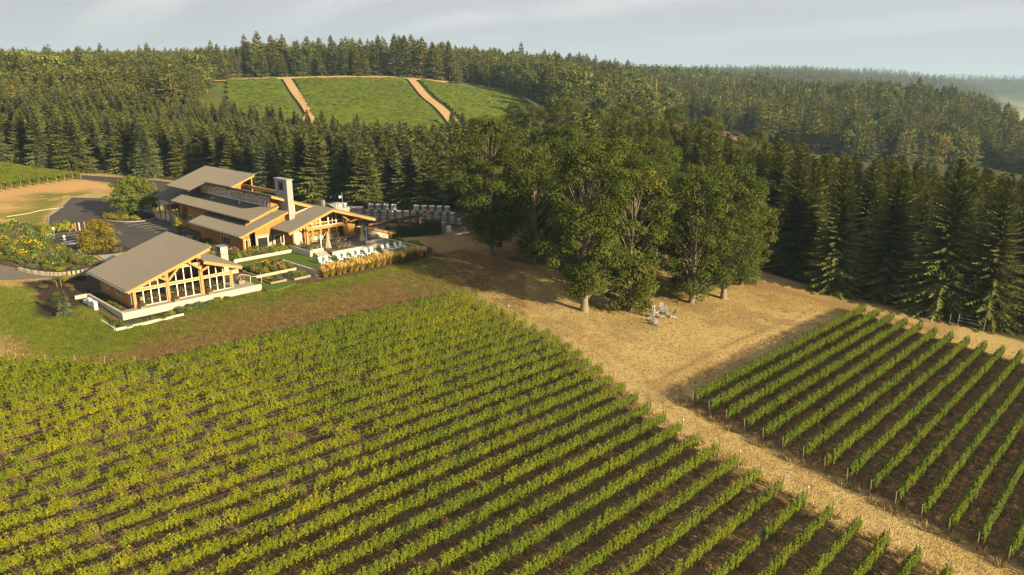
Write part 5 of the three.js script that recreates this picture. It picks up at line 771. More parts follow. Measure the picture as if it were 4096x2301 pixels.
// ---------------------------------------------------------------- tank yard
const hoop = (R, y) => new THREE.TorusGeometry(R, 0.03, 6, 24).rotateX(Math.PI / 2).translate(0, y, 0);
let tankProto = null; const TL = 'open steel fermenting tank stacked in the yard behind the hedge';
function tank(pos, turn, k = 1) {
  if (!tankProto) { const t = tankProto = thing('steel_tank', TL, 'tank', pos, turn, 'stacked steel tanks'); const pr = [[0, 0.1], [0.53, 0.1], [0.55, 0.16], [0.55, 1.02], [0.6, 1.08], [0.6, 1.12], [0.56, 1.12], [0.52, 1.02], [0.52, 0.2], [0, 0.2]].map(p => new THREE.Vector2(...p)); part('shell', new THREE.LatheGeometry(pr, 28), steel, t); part('hoop', [hoop(0.565, 0.32), hoop(0.565, 0.98)], steel, t); part('foot', [0, 1, 2, 3].map(i => box(Math.cos(i * 1.57) * 0.4 - 0.06, Math.cos(i * 1.57) * 0.4 + 0.06, 0, 0.12, Math.sin(i * 1.57) * 0.4 - 0.06, Math.sin(i * 1.57) * 0.4 + 0.06)), galv, t); part('valve', rod(V3(0.5, 0.26, 0), V3(0.72, 0.26, 0), 0.045), galv, t); t.scale.setScalar(k); return t; }
  const c = copyOf(tankProto, pos, turn); c.scale.setScalar(k); return c;
}
{ const r = rng(88), A = [57.2, 27.6], B = [69.6, 12.8], cols = 13;
  for (let i = 0; i < cols; i++) for (let l = 0; l < 3; l++) { if (i === cols - 1 && l > 0) continue; if (i === cols - 2 && l > 1) continue; if (l === 2 && (i === 4 || i === 5)) continue; const q = (i + (l === 2 ? 0.35 : 0)) / (cols - 1), u = mix(A[0], B[0], q), v = mix(A[1], B[1], q); const [X, F] = W(u, v); tank([X, hgt(X, F) + 0.05 + l * 1.25, -F], r() * 6.28, 1.1); }
  for (let i = 0; i < 5; i++) for (let l = 1; l < 3; l++) { const u = mix(53.4, 57, i / 5), v = mix(32.5, 28.6, i / 5), [X, F] = W(u, v); tank([X, hgt(X, F) + 0.05 + (l - 1) * 1.5, -F], r() * 6.28, 1.32); }
}
inFrame('yard_slab', bb(52, 72, 4.6, 5.42, 9, 30), asphaltOld, [62, 20, 4.6]);
{ const [X, F] = W(61.2, 9); const t = thing('utility_cabinet', 'tall grey steel cabinet at the end of the clipped hedge', 'cabinet', [X, hgt(X, F), -F], BT); part('body', box(-0.6, 0.6, 0, 2.2, -0.5, 0.5), galv, t); part('door', box(-0.55, 0.55, 0.1, 2.1, 0.5, 0.53), std([0.3, 0.31, 0.32], 0.5, { metalness: 0.5 }), t); }
for (const [u, v, l] of [[65.4, 7, 'yellow wooden crate on the rubble beside the tank yard'], [67.6, 6.2, 'pale wooden crate standing apart at the edge of the tank yard']]) { const [X, F] = W(u, v), t = thing('crate', l, 'crate', [X, hgt(X, F), -F], BT + 0.3); for (const x of [-0.5, 0.5]) for (const z of [-0.5, 0.5]) part('corner_post', box(x - 0.05, x + 0.05, 0, 0.95, z - 0.05, z + 0.05), plank, t); for (let i = 0; i < 4; i++) { const y = 0.08 + i * 0.24, m = grainy([0.36, 0.27, 0.12], 0.9, 1, 0.3, 0.3, 2, 70); part('slat', merge([box(-0.56, 0.56, y, y + 0.15, 0.55, 0.58), box(-0.56, 0.56, y, y + 0.15, -0.58, -0.55), box(0.55, 0.58, y, y + 0.15, -0.5, 0.5), box(-0.58, -0.55, y, y + 0.15, -0.5, 0.5)]), m, t); } }
{ const [X, F] = W(64, 6.5), t = thing('pipe_stack', 'white pipes lying on the gravel beside the tank yard', 'pipes', [X, hgt(X, F), -F], BT); for (let i = 0; i < 4; i++) part('pipe', rod(V3(-1.6 + i * 0.2, 0.1, i * 0.25), V3(1.5 + i * 0.15, 0.1, i * 0.25 - 0.2), 0.09, 0.09, 10), white, t); }
{ const [X, F] = W(63.2, 9.2), t = thing('water_butt', 'white plastic drum behind the grey cabinet', 'drum', [X, hgt(X, F), -F], 0); part('drum', new THREE.CylinderGeometry(0.5, 0.5, 1.1, 18).translate(0, 0.55, 0), white, t); part('lid', new THREE.CylinderGeometry(0.36, 0.46, 0.14, 18).translate(0, 1.17, 0), cream, t); }

// ---------------------------------------------------------------- planting
function shrubGeo(seed, R, H, n, leaf, opt = {}) {
  const r = rng(seed), T = new Tri(), { lumps = 7, upright = 0.4 } = opt, L = []; for (let i = 0; i < lumps; i++) { const a = r() * 6.28, q = Math.sqrt(r()) * R * 0.62; L.push([Math.cos(a) * q, H * (0.3 + 0.42 * r()) * (1 - 0.35 * q / R), Math.sin(a) * q, R * (0.36 + 0.25 * r()), 0.78 + 0.45 * r()]); }
  for (let i = 0; i < n; i++) { const [x, y, z, s, tone] = L[i % lumps], u = r() * 1.7 - 0.7, ph = r() * 6.28, q = Math.sqrt(Math.max(0, 1 - u * u)), d = V3(q * Math.cos(ph), u, q * Math.sin(ph)), k = s * (0.6 + 0.45 * Math.sqrt(r())); const p = V3(x + d.x * k, Math.max(0.05, y + d.y * k * H / R * 0.62), z + d.z * k), g = tone * (0.75 + 0.5 * r()); leafQuad(T, p, d.add(V3((r() - 0.5), upright + (r() - 0.5) * 0.6, (r() - 0.5))).normalize(), leaf, r, [g, g, g]); }
  return T.geo();
}
function bloomGeo(seed, R, H, n, size) { const r = rng(seed), T = new Tri(); for (let i = 0; i < n; i++) { const a = r() * 6.28, q = Math.sqrt(r()) * R, c = V3(Math.cos(a) * q, H * (0.78 + 0.34 * r()) * (1 - 0.3 * q / R), Math.sin(a) * q), k = size * (0.7 + 0.6 * r()), nrm = V3(0.5 + (r() - 0.5), 0.7, 0.5 + (r() - 0.5)).normalize(), A = new THREE.Vector3().crossVectors(nrm, V3(0, 1, 0.3)).normalize().multiplyScalar(k), B = new THREE.Vector3().crossVectors(nrm, A).normalize().multiplyScalar(k); for (let j = 0; j < 6; j++) { const e = (t) => c.clone().addScaledVector(A, Math.cos(t)).addScaledVector(B, Math.sin(t)); T.tri(c, e(j * 1.047), e((j + 1) * 1.047), [1, 1, 1]); } } return T.geo(); }
function stemsGeo(seed, R, H, n) { const r = rng(seed), g = []; for (let i = 0; i < n; i++) { const a = r() * 6.28, q = R * 0.5 * r(); g.push(rod(V3(Math.cos(a) * q * 0.3, -0.05, Math.sin(a) * q * 0.3), V3(Math.cos(a) * q, H * 0.6, Math.sin(a) * q), 0.025, 0.015, 4)); } return merge(g); }
const shrubV = [shrubGeo(601, 0.8, 1.0, 620, 0.13), shrubGeo(602, 0.8, 1.0, 620, 0.13, { lumps: 10 }), shrubGeo(603, 0.8, 1.0, 560, 0.15, { lumps: 5 }), shrubGeo(604, 0.8, 1.0, 700, 0.1, { upright: 0.9, lumps: 9 })], stemV = stemsGeo(611, 0.8, 1, 9), bloomV = [bloomGeo(621, 0.75, 1.05, 18, 0.055), bloomGeo(622, 0.75, 1.05, 11, 0.065)];
const greens = { mid: leafMat([0.085, 0.115, 0.022]), dark: leafMat([0.045, 0.07, 0.018]), lime: leafMat([0.19, 0.2, 0.025]), olive: leafMat([0.12, 0.115, 0.035]), grey: leafMat([0.1, 0.12, 0.06]), gold: leafMat([0.2, 0.18, 0.03]), rust: leafMat([0.17, 0.09, 0.035]), straw: leafMat([0.3, 0.2, 0.07]) };
const petals = { yellow: leafMat([0.6, 0.42, 0.015]), orange: leafMat([0.75, 0.22, 0.02]), pink: leafMat([0.6, 0.24, 0.3]), white: leafMat([0.65, 0.6, 0.55]), mauve: leafMat([0.35, 0.2, 0.32]) };
const stemM = std([0.09, 0.08, 0.03], 1); const CN = { mid: 'green', dark: 'dark green', lime: 'lime green', olive: 'olive', grey: 'grey green', gold: 'golden', rust: 'rust coloured', straw: 'straw coloured' };
let shrubNo = 0;
function shrub(pos, R, H, tone, bloom, where, group) { // where finishes the label
  const i = shrubNo++, t = thing(bloom ? 'flowering_plant' : 'shrub', (CN[tone] + (bloom ? ' plant with ' + bloom + ' flowers ' : ' shrub ') + where), bloom ? 'plant' : 'shrub', pos, hash2(i, 4) * 6.28, group); t.scale.set(R / 0.8, H, R / 0.8);
  part('foliage', shrubV[i % 4], greens[tone], t); part('stems', stemV, stemM, t); if (bloom) part('flowers', bloomV[i % 2], petals[bloom], t); return t;
}
const spots = (list, where, group) => { for (const [u, v, y, R, H, tone, bloom] of list) shrub(WP(u, v, y), R, H, tone, bloom, where, group + ', ' + (bloom || 'no') + ' flowers, ' + tone); };
spots([[-3.3, 2.2, 5.4, 0.35, 0.5, 'olive'], [-3.3, 1.3, 5.4, 0.35, 0.5, 'olive'], [-3.3, 0.4, 5.4, 0.35, 0.5, 'olive'], [-3.3, -0.6, 5.4, 0.4, 0.55, 'rust'], [-3.2, -1.6, 5.4, 0.45, 0.6, 'rust']], 'in the planter beside the heat pumps', 'planter shrubs by the heat pumps');
spots([[-3.4, -3.4, 5.35, 0.9, 0.7, 'mid'], [-2.6, -4.6, 5.3, 0.9, 0.65, 'grey'], [-1.2, -4.7, 5.3, 0.8, 0.6, 'mid'], [-1.9, -5.6, 4.75, 0.7, 0.7, 'mid'], [0.2, -4.6, 5.3, 0.8, 0.6, 'mid'], [1.7, -4.9, 5.2, 0.8, 0.6, 'mid'], [1.2, -5.6, 4.8, 0.6, 0.6, 'mid'], [2.8, -4.2, 5.3, 0.7, 0.7, 'lime'], [4.6, -3.6, 5.3, 0.9, 0.85, 'mid'], [5.8, -3.5, 5.3, 0.95, 0.8, 'grey'], [7.1, -3.4, 5.3, 0.95, 0.75, 'grey'], [8.4, -3.6, 5.3, 0.9, 0.7, 'mid'], [9.6, -3.2, 5.3, 0.8, 0.8, 'lime'], [11, -3, 5.3, 0.6, 0.6, 'mid'], [5.2, -4.4, 5.2, 0.5, 0.6, 'mid', 'yellow']], 'trailing below the pavilion terrace wall', 'plants below the terrace wall');
spots([[-1.2, 1.6, 5.75, 0.35, 0.55, 'olive'], [-1.3, 2.8, 5.75, 0.4, 0.6, 'mid'], [-1.2, 4, 5.75, 0.4, 0.6, 'olive'], [-1.3, 5.2, 5.75, 0.4, 0.65, 'mid'], [-1.2, 6.6, 5.75, 0.45, 0.7, 'olive'], [-1.3, 8.2, 5.75, 0.5, 0.9, 'mid'], [-1.4, 9.6, 5.75, 0.5, 0.9, 'dark']], 'along the side wall of the pavilion', 'shrubs along the pavilion side');
{ const r = rng(3001), blooms = ['orange', 'pink', 'yellow', 'orange', 'white', 'pink']; const l = []; for (let i = 0; i < 5; i++) for (let j = 0; j < 4; j++) l.push([19.7 + i * 1.3 + r() * 0.5, 4.3 + j * 1.0 + r() * 0.4, 5.9, 0.72, j > 1 ? 1.05 + 0.3 * r() : 0.75 + 0.2 * r(), j === 0 ? (i % 2 ? 'lime' : 'mid') : 'mid', r() < 0.8 ? blooms[(i * 3 + j) % 6] : undefined]); spots(l, 'in the stone edged cutting bed', 'cut flowers in the stone bed'); }
spots([[19.3, -0.4, 5.8, 0.6, 0.55, 'mid'], [20.4, -0.4, 5.8, 0.55, 0.5, 'grey'], [19.4, 0.7, 5.8, 0.65, 0.65, 'lime'], [20.6, 0.7, 5.8, 0.6, 0.6, 'mid'], [23, -0.4, 5.7, 0.7, 0.75, 'mid'], [24.3, -0.3, 5.7, 0.75, 0.7, 'mid', 'yellow'], [23.1, 0.9, 5.7, 0.7, 0.8, 'mid'], [24.4, 0.9, 5.7, 0.7, 0.75, 'lime']], 'growing in a timber vegetable planter', 'vegetables in the timber planters');
{ const r = rng(3002), l = []; const tones = ['olive', 'mid', 'grey', 'mid', 'dark', 'lime', 'olive'], bl = ['yellow', undefined, undefined, 'mauve', undefined, 'yellow', 'pink', undefined]; for (let i = 0; i < 15; i++) for (let j = 0; j < 3; j++) l.push([14.6 + i * 1.06 + r() * 0.4, 13.3 + j * 1.05 + r() * 0.4, 6.55, 0.72 + 0.15 * r(), 0.85 + 0.55 * r() + (i < 4 ? 0.5 : 0), i > 11 ? (j ? 'mid' : 'lime') : tones[(i * 2 + j) % 7], bl[(i * 3 + j * 5) % 8]]); for (let i = 0; i < 9; i++) for (let j = 0; j < 3; j++) l.push([18.4 + j * 1.9 + r() * 0.6, 17.5 + i * 2 + r() * 0.8, 6.45, 0.9 + 0.2 * r(), 0.9 + 0.7 * r(), ['straw', 'mid', 'lime', 'dark', 'olive', 'mid'][(i + j * 2) % 6], bl[(i * 5 + j * 3) % 8]]); spots(l, 'in the deep garden border before the winery', 'border plants before the winery'); }
{ // flower island by the drive: sunflowers, daisies, grasses
  const r = rng(3003); let k = 0; const tones = ['mid', 'olive', 'mid', 'lime', 'grey', 'mid', 'olive', 'mid'], bl = ['yellow', undefined, undefined, 'yellow', undefined, undefined, 'yellow', 'white'];
  for (let X = -101; X < -64; X += 1.75) for (let F = 105; F < 139; F += 1.75) { const x = X + (r() - 0.5) * 1.2, f = F + (r() - 0.5) * 1.2; if (sdPoly(flowerBed, x, f) > -0.9 || Math.abs(x / f) > 0.76) continue; const i = k++, tall = sdPoly(flowerBed, x, f) < -2.6, tn = tones[(i * 5 + Math.floor(f / 6)) % 8], b = bl[(i * 3 + Math.floor(x / 5 + 99)) % 8]; shrub(GP(x, f, 0.12), 0.85 + 0.25 * r(), (tall ? 1.5 : 0.9) * (0.8 + 0.5 * r()), tn, b, 'on the flower island by the drive', 'island plants, ' + (b || 'no') + ' flowers, ' + tn); }
}
for (const [X, F, R, H, tone, w] of [[-85, 133.6, 1.7, 2.6, 'lime', 'rounded beside the three bollards'], [-86.8, 131.5, 1.5, 2.2, 'lime', 'spreading behind the parking sign'], [-66.8, 118.6, 0.9, 0.9, 'olive', 'under the orange maple'], [-71.8, 117.6, 1.1, 1.2, 'lime', 'at the foot of the orange maple toward the drive']]) shrub(GP(X, F, 0.1), R, H, tone, undefined, w);
for (const [i, [X, F, R, H, tone]] of [[-84.5, 148.4, 1.3, 1.2, 'gold'], [-82.6, 147.6, 1.4, 1.3, 'gold'], [-80.4, 147.2, 1.3, 1.2, 'gold'], [-78.4, 147.6, 1.2, 1.1, 'gold'], [-86.2, 151.5, 1.2, 1.5, 'olive'], [-76.8, 150, 1.1, 1.4, 'dark'], [-83, 151, 1.6, 1.6, 'mid']].entries()) shrub(GP(X, F, 0.15), R, H, tone, undefined, 'on the planted island of the car park', 'car park island shrubs, ' + tone);
for (const [X, F, R, H, tone] of [[-66, 101.9, 0.75, 1.3, 'gold'], [-66.9, 98.4, 0.6, 0.7, 'olive'], [-63.4, 98.8, 0.65, 0.75, 'rust'], [-63, 95, 0.5, 0.5, 'mid'], [-61.4, 92.2, 0.6, 0.7, 'dark'], [-64.2, 103, 0.8, 0.8, 'dark'], [-62, 97, 0.5, 0.6, 'grey'], [-59.5, 96.5, 0.4, 0.5, 'mid'], [-57.5, 97.5, 0.4, 0.5, 'mid'], [-69.8, 101.2, 0.3, 0.35, 'grey'], [-68.6, 101.5, 0.3, 0.35, 'grey'], [-67.5, 101.8, 0.3, 0.35, 'grey']]) shrub(GP(X, F, 0.02), R, H, tone, undefined, 'in the dark mulch west of the pavilion', 'shrubs in the mulch, ' + tone);
// slim weeping conifer
{ const t = thing('weeping_spruce', 'slim weeping blue spruce standing in the mulch by the drive', 'tree', GP(-56.4, 86.2), 0); part('trunk', coniferTrunkSmall(3.2), std([0.1, 0.07, 0.05], 1), t); part('crown', coniferGeo(77, 3.3, 0.95, { tiers: 26, per: 7, seg: 4, droop: 1.1, gaps: 0.05, base: 0.03, twig: 0.4 }), leafMat([0.085, 0.105, 0.05]), t); }
function coniferTrunkSmall(H) { return rod(V3(0, -0.1, 0), V3(0, H, 0), 0.06, 0.015, 6); }
for (const [X, F] of [[-65.4, 99.2], [-64.6, 99]]) { const t = thing('young_tree', 'small staked sapling with drooping green fronds in the mulch', 'tree', GP(X, F), X, 'staked saplings in the mulch'); part('trunk', rod(V3(0, 0, 0), V3(0.05, 1.1, 0), 0.04), std([0.25, 0.16, 0.08], 0.9), t); part('crown', shrubGeo(650, 0.5, 0.7, 160, 0.14).translate(0, 1.0, 0), greens.mid, t); }
// feather grasses along the lawn wall
function featherGrass(seed) { const r = rng(seed), G = new Tri(), P2 = new Tri(); for (let i = 0; i < 190; i++) { const a = r() * 6.28, q = 0.14 * Math.sqrt(r()), l = 0.95 + 0.55 * r(), lean = 0.12 + 0.5 * r(), x = Math.cos(a) * q, z = Math.sin(a) * q, m = V3(x + Math.cos(a) * l * lean * 0.45, l * 0.6, z + Math.sin(a) * l * lean * 0.45), e = V3(x + Math.cos(a) * l * lean * 1.2, l * 0.95, z + Math.sin(a) * l * lean * 1.2), w = 0.014, s = V3(-Math.sin(a) * w, 0, Math.cos(a) * w), c = 0.7 + 0.6 * r(), col = [c * 1.1, c, c]; const f = V3(x, 0, z); G.quad(f.clone().sub(s), f.clone().add(s), m.clone().add(s), m.clone().sub(s), col); G.tri(m.clone().sub(s), m.clone().add(s), e, col); } for (let i = 0; i < 120; i++) { const a = r() * 6.28, q = 0.2 * Math.sqrt(r()), l = 1.2 + 0.5 * r(), lean = 0.05 + 0.2 * r(), f = V3(Math.cos(a) * (q + l * lean * 0.4), l * 0.5, Math.sin(a) * (q + l * lean * 0.4)), e = V3(Math.cos(a) * (q + l * lean), l, Math.sin(a) * (q + l * lean)), w = 0.026, s = V3(-Math.sin(a) * w, 0, Math.cos(a) * w), c = 0.75 + 0.5 * r(), mid = f.clone().lerp(e, 0.45), col = [c, c, c]; P2.tri(f, mid.clone().add(s), e, col); P2.tri(f, e, mid.clone().sub(s), col); } return [G.geo(), P2.geo()]; }
const feathers = [featherGrass(71), featherGrass(72), featherGrass(73)], bladeM = leafMat([0.24, 0.2, 0.04]), plumeM = leafMat([0.5, 0.33, 0.12]);
[[26.7, -2.9], [27.9, -2.8], [29.1, -3.0], [30.2, -2.8], [31.3, -3.0], [32.4, -2.8], [33.3, -3.1], [35.4, -2.8], [36.6, -2.9], [37.8, -2.8], [39, -2.9], [40.3, -2.8], [41.6, -3], [43, -2.8], [45.2, -2.6]].forEach(([u, v], i) => { const [X, F] = W(u, v), t = thing('feather_reed_grass', i < 14 ? 'tall clump of feather reed grass below the lawn wall' : 'separate clump of feather reed grass past the end of the lawn', 'grass clump', [X, hgt(X, F), -F], i * 1.7, i < 14 ? 'feather grasses below the lawn' : undefined); const k = 0.95 + 0.25 * hash2(i, 6); t.scale.set(k * 2.1, k * 1.2, k * 2.1); part('blades', feathers[i % 3][0], bladeM, t); part('plumes', feathers[i % 3][1], plumeM, t); });
for (const [u, v, k] of [[48.8, 11.5, 0.8], [50, 11, 0.8], [47.2, -2.4, 0.8]]) { const [X, F] = W(u, v), t = thing('feather_reed_grass', k && v > 0 ? 'golden grass tuft against the foot of the clipped hedge' : 'feather reed grass leaning beside the sunflower at the lawn corner', 'grass clump', [X, hgt(X, F), -F], u, v > 0 ? 'grass tufts by the hedge' : undefined); t.scale.setScalar(k); part('blades', feathers[0][0], bladeM, t); part('plumes', feathers[0][1], plumeM, t); }
for (const [u, v, l] of [[34.3, -3.6, 'sunflower in bloom between the feather grasses'], [46.6, -2.9, 'sunflower in bloom at the corner of the lawn wall']]) { const [X, F] = W(u, v), t = thing('sunflower', l, 'plant', [X, hgt(X, F), -F], 0.5); part('stem', rod(V3(0, 0, 0), V3(0.05, 1.5, 0), 0.025), stemM, t); part('leaves', shrubGeo(660, 0.35, 1.3, 120, 0.16), greens.mid, t); for (const [x, y, z] of [[0.05, 1.55, 0.05], [0.25, 1.3, 0.1], [-0.2, 1.25, 0.12]]) { part('flower', new THREE.ConeGeometry(0.13, 0.05, 10).rotateX(1.2).rotateY(0.5).translate(x, y, z), petals.yellow === undefined ? white : std([0.75, 0.45, 0.01], 0.7), t); } }
spots([[49.2, 7.2, 5.45, 1.2, 1.4, 'lime'], [50.2, 4.6, 5.4, 1.3, 1.3, 'lime'], [49.2, 1.8, 5.35, 1.2, 1.2, 'mid'], [48.8, -0.8, 5.3, 1.1, 1.1, 'olive']], 'spilling past the eastern end of the lawn', 'shrubs at the lawn end');
spots([[46.2, 10.4, 6.3, 0.8, 1.2, 'mid', 'pink'], [45.2, 10.6, 6.3, 0.7, 1, 'dark', 'pink'], [31.2, 13, 7, 0.5, 0.8, 'mid', 'pink']], 'against the terrace room walls', 'pink shrubs by the terrace room');
for (const [u, v] of [[0.6, -1.2], [4.9, -1.2], [9.6, -1.0]]) { const t = thing('potted_plant', 'square pot of trailing rust coloured flowers before the pavilion glass', 'plant', WP(u, v, 6), BT, 'flower pots on the pavilion terrace'); part('pot', box(-0.3, 0.3, 0, 0.45, -0.3, 0.3), std([0.2, 0.18, 0.15], 0.8), t); const f = part('foliage', shrubGeo(670, 0.5, 0.7, 240, 0.1).translate(0, 0.3, 0), greens.rust, t); }
{ const t = thing('potted_plant', 'big pot of pink flowers beside the pavilion handrail', 'plant', WP(15.2, 1.3, 5.99), BT); part('pot', box(-0.45, 0.45, 0, 0.5, -0.45, 0.45), std([0.2, 0.18, 0.15], 0.8), t); part('foliage', shrubGeo(671, 0.7, 0.9, 300, 0.11).translate(0, 0.35, 0), greens.rust, t); part('flowers', bloomGeo(672, 0.6, 1.2, 22, 0.08), petals.pink, t); }
// clipped hedge
{ const r = rng(700), T = new Tri(), A = W(50.6, 12.6), B = W(60.4, 9.0), len = Math.hypot(B[0] - A[0], B[1] - A[1]), a = Math.atan2(B[1] - A[1], B[0] - A[0]); for (let i = 0; i < 9500; i++) { const x = r() * len, f = r(), end = x > len - 2.6, top = (end ? 2.3 : 1.7) + 0.25 * fbm(x * 0.7, 3, 2), w = (end ? 1.25 : 0.95) + 0.12 * vn(x * 1.3, 8); let p, d; if (f < 0.42) { p = V3(x, r() * top, w); d = V3(0, 0.2, 1); } else if (f < 0.62) { p = V3(x, r() * top, -w); d = V3(0, 0.2, -1); } else if (f < 0.92) { p = V3(x, top, (r() - 0.5) * 2 * w); d = V3(0, 1, 0); } else { p = V3(r() < 0.5 ? 0 : len, r() * top, (r() - 0.5) * 2 * w); d = V3(p.x ? 1 : -1, 0.2, 0); } p.add(V3((r() - 0.5) * 0.2, (r() - 0.5) * 0.2, (r() - 0.5) * 0.2)); const g = 0.7 + 0.6 * r(); leafQuad(T, p, d.add(V3(r() - 0.5, r() - 0.5, r() - 0.5)).normalize(), 0.2, r, [g, g, g]); }
  const t = thing('hedge', 'tall clipped dark green hedge screening the tank yard', 'hedge', GP(...A), a); part('foliage', T.geo(), leafMat([0.045, 0.068, 0.016]), t); part('stems', Array.from({ length: 12 }, (_, i) => rod(V3(0.5 + i * 0.85, -0.1, 0), V3(0.5 + i * 0.85, 1.8, 0), 0.06, 0.03, 5)), barkM2(), t); }
function barkM2() { return std([0.09, 0.07, 0.05], 1); }
// stone edging of the flower island
{ const line = curve([[-76.2, 107], [-72, 105.2], [-68.2, 104.7], [-65.4, 106.6], [-64, 109]], 14), t = thing('stone_edging', 'curved low wall of upright pale stones round the flower island', 'wall', GP(line[0][0], line[0][1]), 0), o = V3(...GP(line[0][0], line[0][1])), g = [0, 1, 2].map(k => { const b = new THREE.BoxGeometry(0.42, 0.62 + k * 0.06, 0.24), p = b.attributes.position; for (let i = 0; i < p.count; i++) p.setXYZ(i, p.getX(i) * (0.92 + 0.12 * hash2(i, k)), p.getY(i) * (0.95 + 0.1 * hash2(i, k + 9)), p.getZ(i) * (0.9 + 0.2 * hash2(i, k + 5))); b.translate(0, 0.24, 0); return b; }), ms = [stoneWallM, grainy([0.4, 0.35, 0.27], 0.9, 1, 0.3, 1, 1, 81), grainy([0.28, 0.25, 0.2], 0.9, 1, 0.3, 1, 1, 82)];
  let d = 0; for (let i = 1; i < line.length; i++) { const [a, b] = [line[i - 1], line[i]], l = Math.hypot(b[0] - a[0], b[1] - a[1]); d += l; if (d < 0.45) continue; d = 0; const m = part('stone', g[i % 3], ms[(i * 7) % 3], t); m.position.set(b[0], hgt(...b), -b[1]).sub(o); m.rotation.y = Math.atan2(b[1] - a[1], b[0] - a[0]) + (hash2(i, 2) - 0.5) * 0.15; } }
// car park fittings
for (const [X, F, m, l] of [[-83.3, 134.7, std([0.42, 0.1, 0.09], 0.6), 'red bollard beside the lime green shrub'], [-82.9, 135.3, std([0.35, 0.36, 0.33], 0.6), 'grey bollard standing between two red bollards'], [-82.4, 136.2, std([0.42, 0.1, 0.09], 0.6), 'red bollard nearest the planted car park island']]) { const t = thing('bollard', l, 'bollard', GP(X, F), 0); part('post', new THREE.CylinderGeometry(0.14, 0.14, 1.5, 12).translate(0, 0.75, 0), m, t); part('dome', new THREE.SphereGeometry(0.14, 12, 6, 0, 6.3, 0, 1.57).translate(0, 1.5, 0), m, t); }
for (const [X, F, l] of [[-84, 129.2, 'short parking sign post at the edge of the flower island'], [-78, 122.5, 'parking sign post with two white plates above the wheel stops']]) { const t = thing('sign_post', l, 'sign', GP(X, F), 0.6); part('post', rod(V3(0, 0, 0), V3(0, 1.9, 0), 0.05), galv, t); part('plate', box(-0.16, 0.16, 1.35, 1.75, 0.05, 0.065), white, t); if (X > -80) part('plate', box(-0.16, 0.16, 0.9, 1.15, 0.05, 0.065), white, t); }
for (const [X, F] of [[-78.6, 124.9], [-76.8, 123.3]]) { const t = solo('wheel_stop', new THREE.CapsuleGeometry(0.09, 1.5, 4, 8).rotateZ(Math.PI / 2).translate(0, 0.1, 0), white, 'white wheel stop at the head of a parking bay', 'wheel stop', 'wheel stops'); t.position.set(...GP(X, F, 0.08)); t.rotation.y = 0.75; }
{ const c = curve([[-104, 146], [-102.5, 150], [-101.8, 154], [-99.5, 158]], 10).map(([x, f]) => V3(x, hgt(x, f) + 0.05, -f)); solo('hose', new THREE.TubeGeometry(new THREE.CatmullRomCurve3(c), 40, 0.06, 6), cream, 'pale hose lying across the grass bank above the car park', 'hose'); }
// island tree, maple, pine
function gardenTree(name, label, seed, X, F, H, R, mat, opt) { const b = broadleaf(seed, H, R, opt), t = thing(name, label, 'tree', GP(X, F, 0.1), 0); part('trunk', b.trunk, barkM, t); part('crown', b.crown, mat, t); return t; }
gardenTree('shade_tree', 'round green shade tree on the planted island of the car park', 801, -80.5, 152.5, 8.4, 4.6, leafMat([0.105, 0.135, 0.022]), { clear: 0.22, nClump: 110, leaves: 90, leaf: 0.3, clumpR: 1.0, trunkR: 0.22, pale: 0, shape: t => Math.sin(Math.PI * clamp(0.18 + 0.74 * t)) });
gardenTree('maple_tree', 'low spreading maple turning orange beside the parking bays', 802, -70.2, 119.6, 4.9, 3.0, leafMat([0.165, 0.14, 0.016]), { clear: 0.1, nClump: 90, leaves: 80, leaf: 0.2, clumpR: 0.75, trunkR: 0.14, pale: 0, shape: t => Math.sin(Math.PI * clamp(0.25 + 0.66 * t)) });
gardenTree('garden_pine', 'young pine with upright yellow shoots under the winery eaves', 803, -63.9, 141.6, 5.2, 1.7, leafMat([0.17, 0.17, 0.03]), { clear: 0.05, nClump: 60, leaves: 80, leaf: 0.2, clumpR: 0.6, trunkR: 0.1, pale: 0, shape: t => 0.6 + 0.4 * Math.sin(Math.PI * t) });
gardenTree('garden_sapling', 'leggy sapling at the car park edge before the winery', 804, -62.8, 133, 2.9, 0.7, greens.gold, { clear: 0.3, nClump: 20, leaves: 40, leaf: 0.2, clumpR: 0.32, trunkR: 0.04, pale: 0 });
// old press under the far eaves
{ const [X, F] = W(28.4, 56), t = thing('wine_press', 'old timber and iron wine press standing under the winery eaves', 'press', [X, hgt(X, F) + 0.1, -F], BT + 0.3); part('hopper', [box(-1.6, 1.6, 2.5, 3.5, -0.6, 0.6)], plank, t); for (const x of [-1.2, 1.2]) for (const z of [-0.5, 0.5]) part('leg', bar(V3(x * 1.2, 0, z * 1.5), V3(x, 2.5, z), 0.14), blackMetal, t); part('cross_brace', [bar(V3(-1.4, 0.4, 0.7), V3(1.2, 2.4, 0.55), 0.1), bar(V3(1.4, 0.4, 0.7), V3(-1.2, 2.4, 0.55), 0.1)], blackMetal, t); part('wheel', new THREE.TorusGeometry(0.6, 0.07, 8, 24).translate(1.9, 1.6, 0.9), blackMetal, t); }
// lorry body on the road behind
{ const [X, F] = [-79.5, 184], t = thing('box_truck', 'white box truck parked on the road behind the winery roof', 'truck', GP(X, F, 0.08), 0.5); part('cargo_box', box(-1.2, 1.2, 1.0, 3.6, -2.6, 2.6), std([0.55, 0.58, 0.62], 0.5), t); part('cab', box(-1.1, 1.1, 0.6, 2.5, 2.7, 4.3), white, t); part('windscreen', box(-1.0, 1.0, 1.6, 2.4, 4.3, 4.33), darkGlass, t); for (const x of [-1.05, 1.05]) for (const z of [-1.6, 3.4]) { const w = part('wheel', new THREE.CylinderGeometry(0.5, 0.5, 0.3, 18).rotateZ(Math.PI / 2).translate(x, 0.5, z), blackMetal, t); } part('chassis', box(-0.9, 0.9, 0.6, 1.0, -2.5, 2.7), blackMetal, t); }
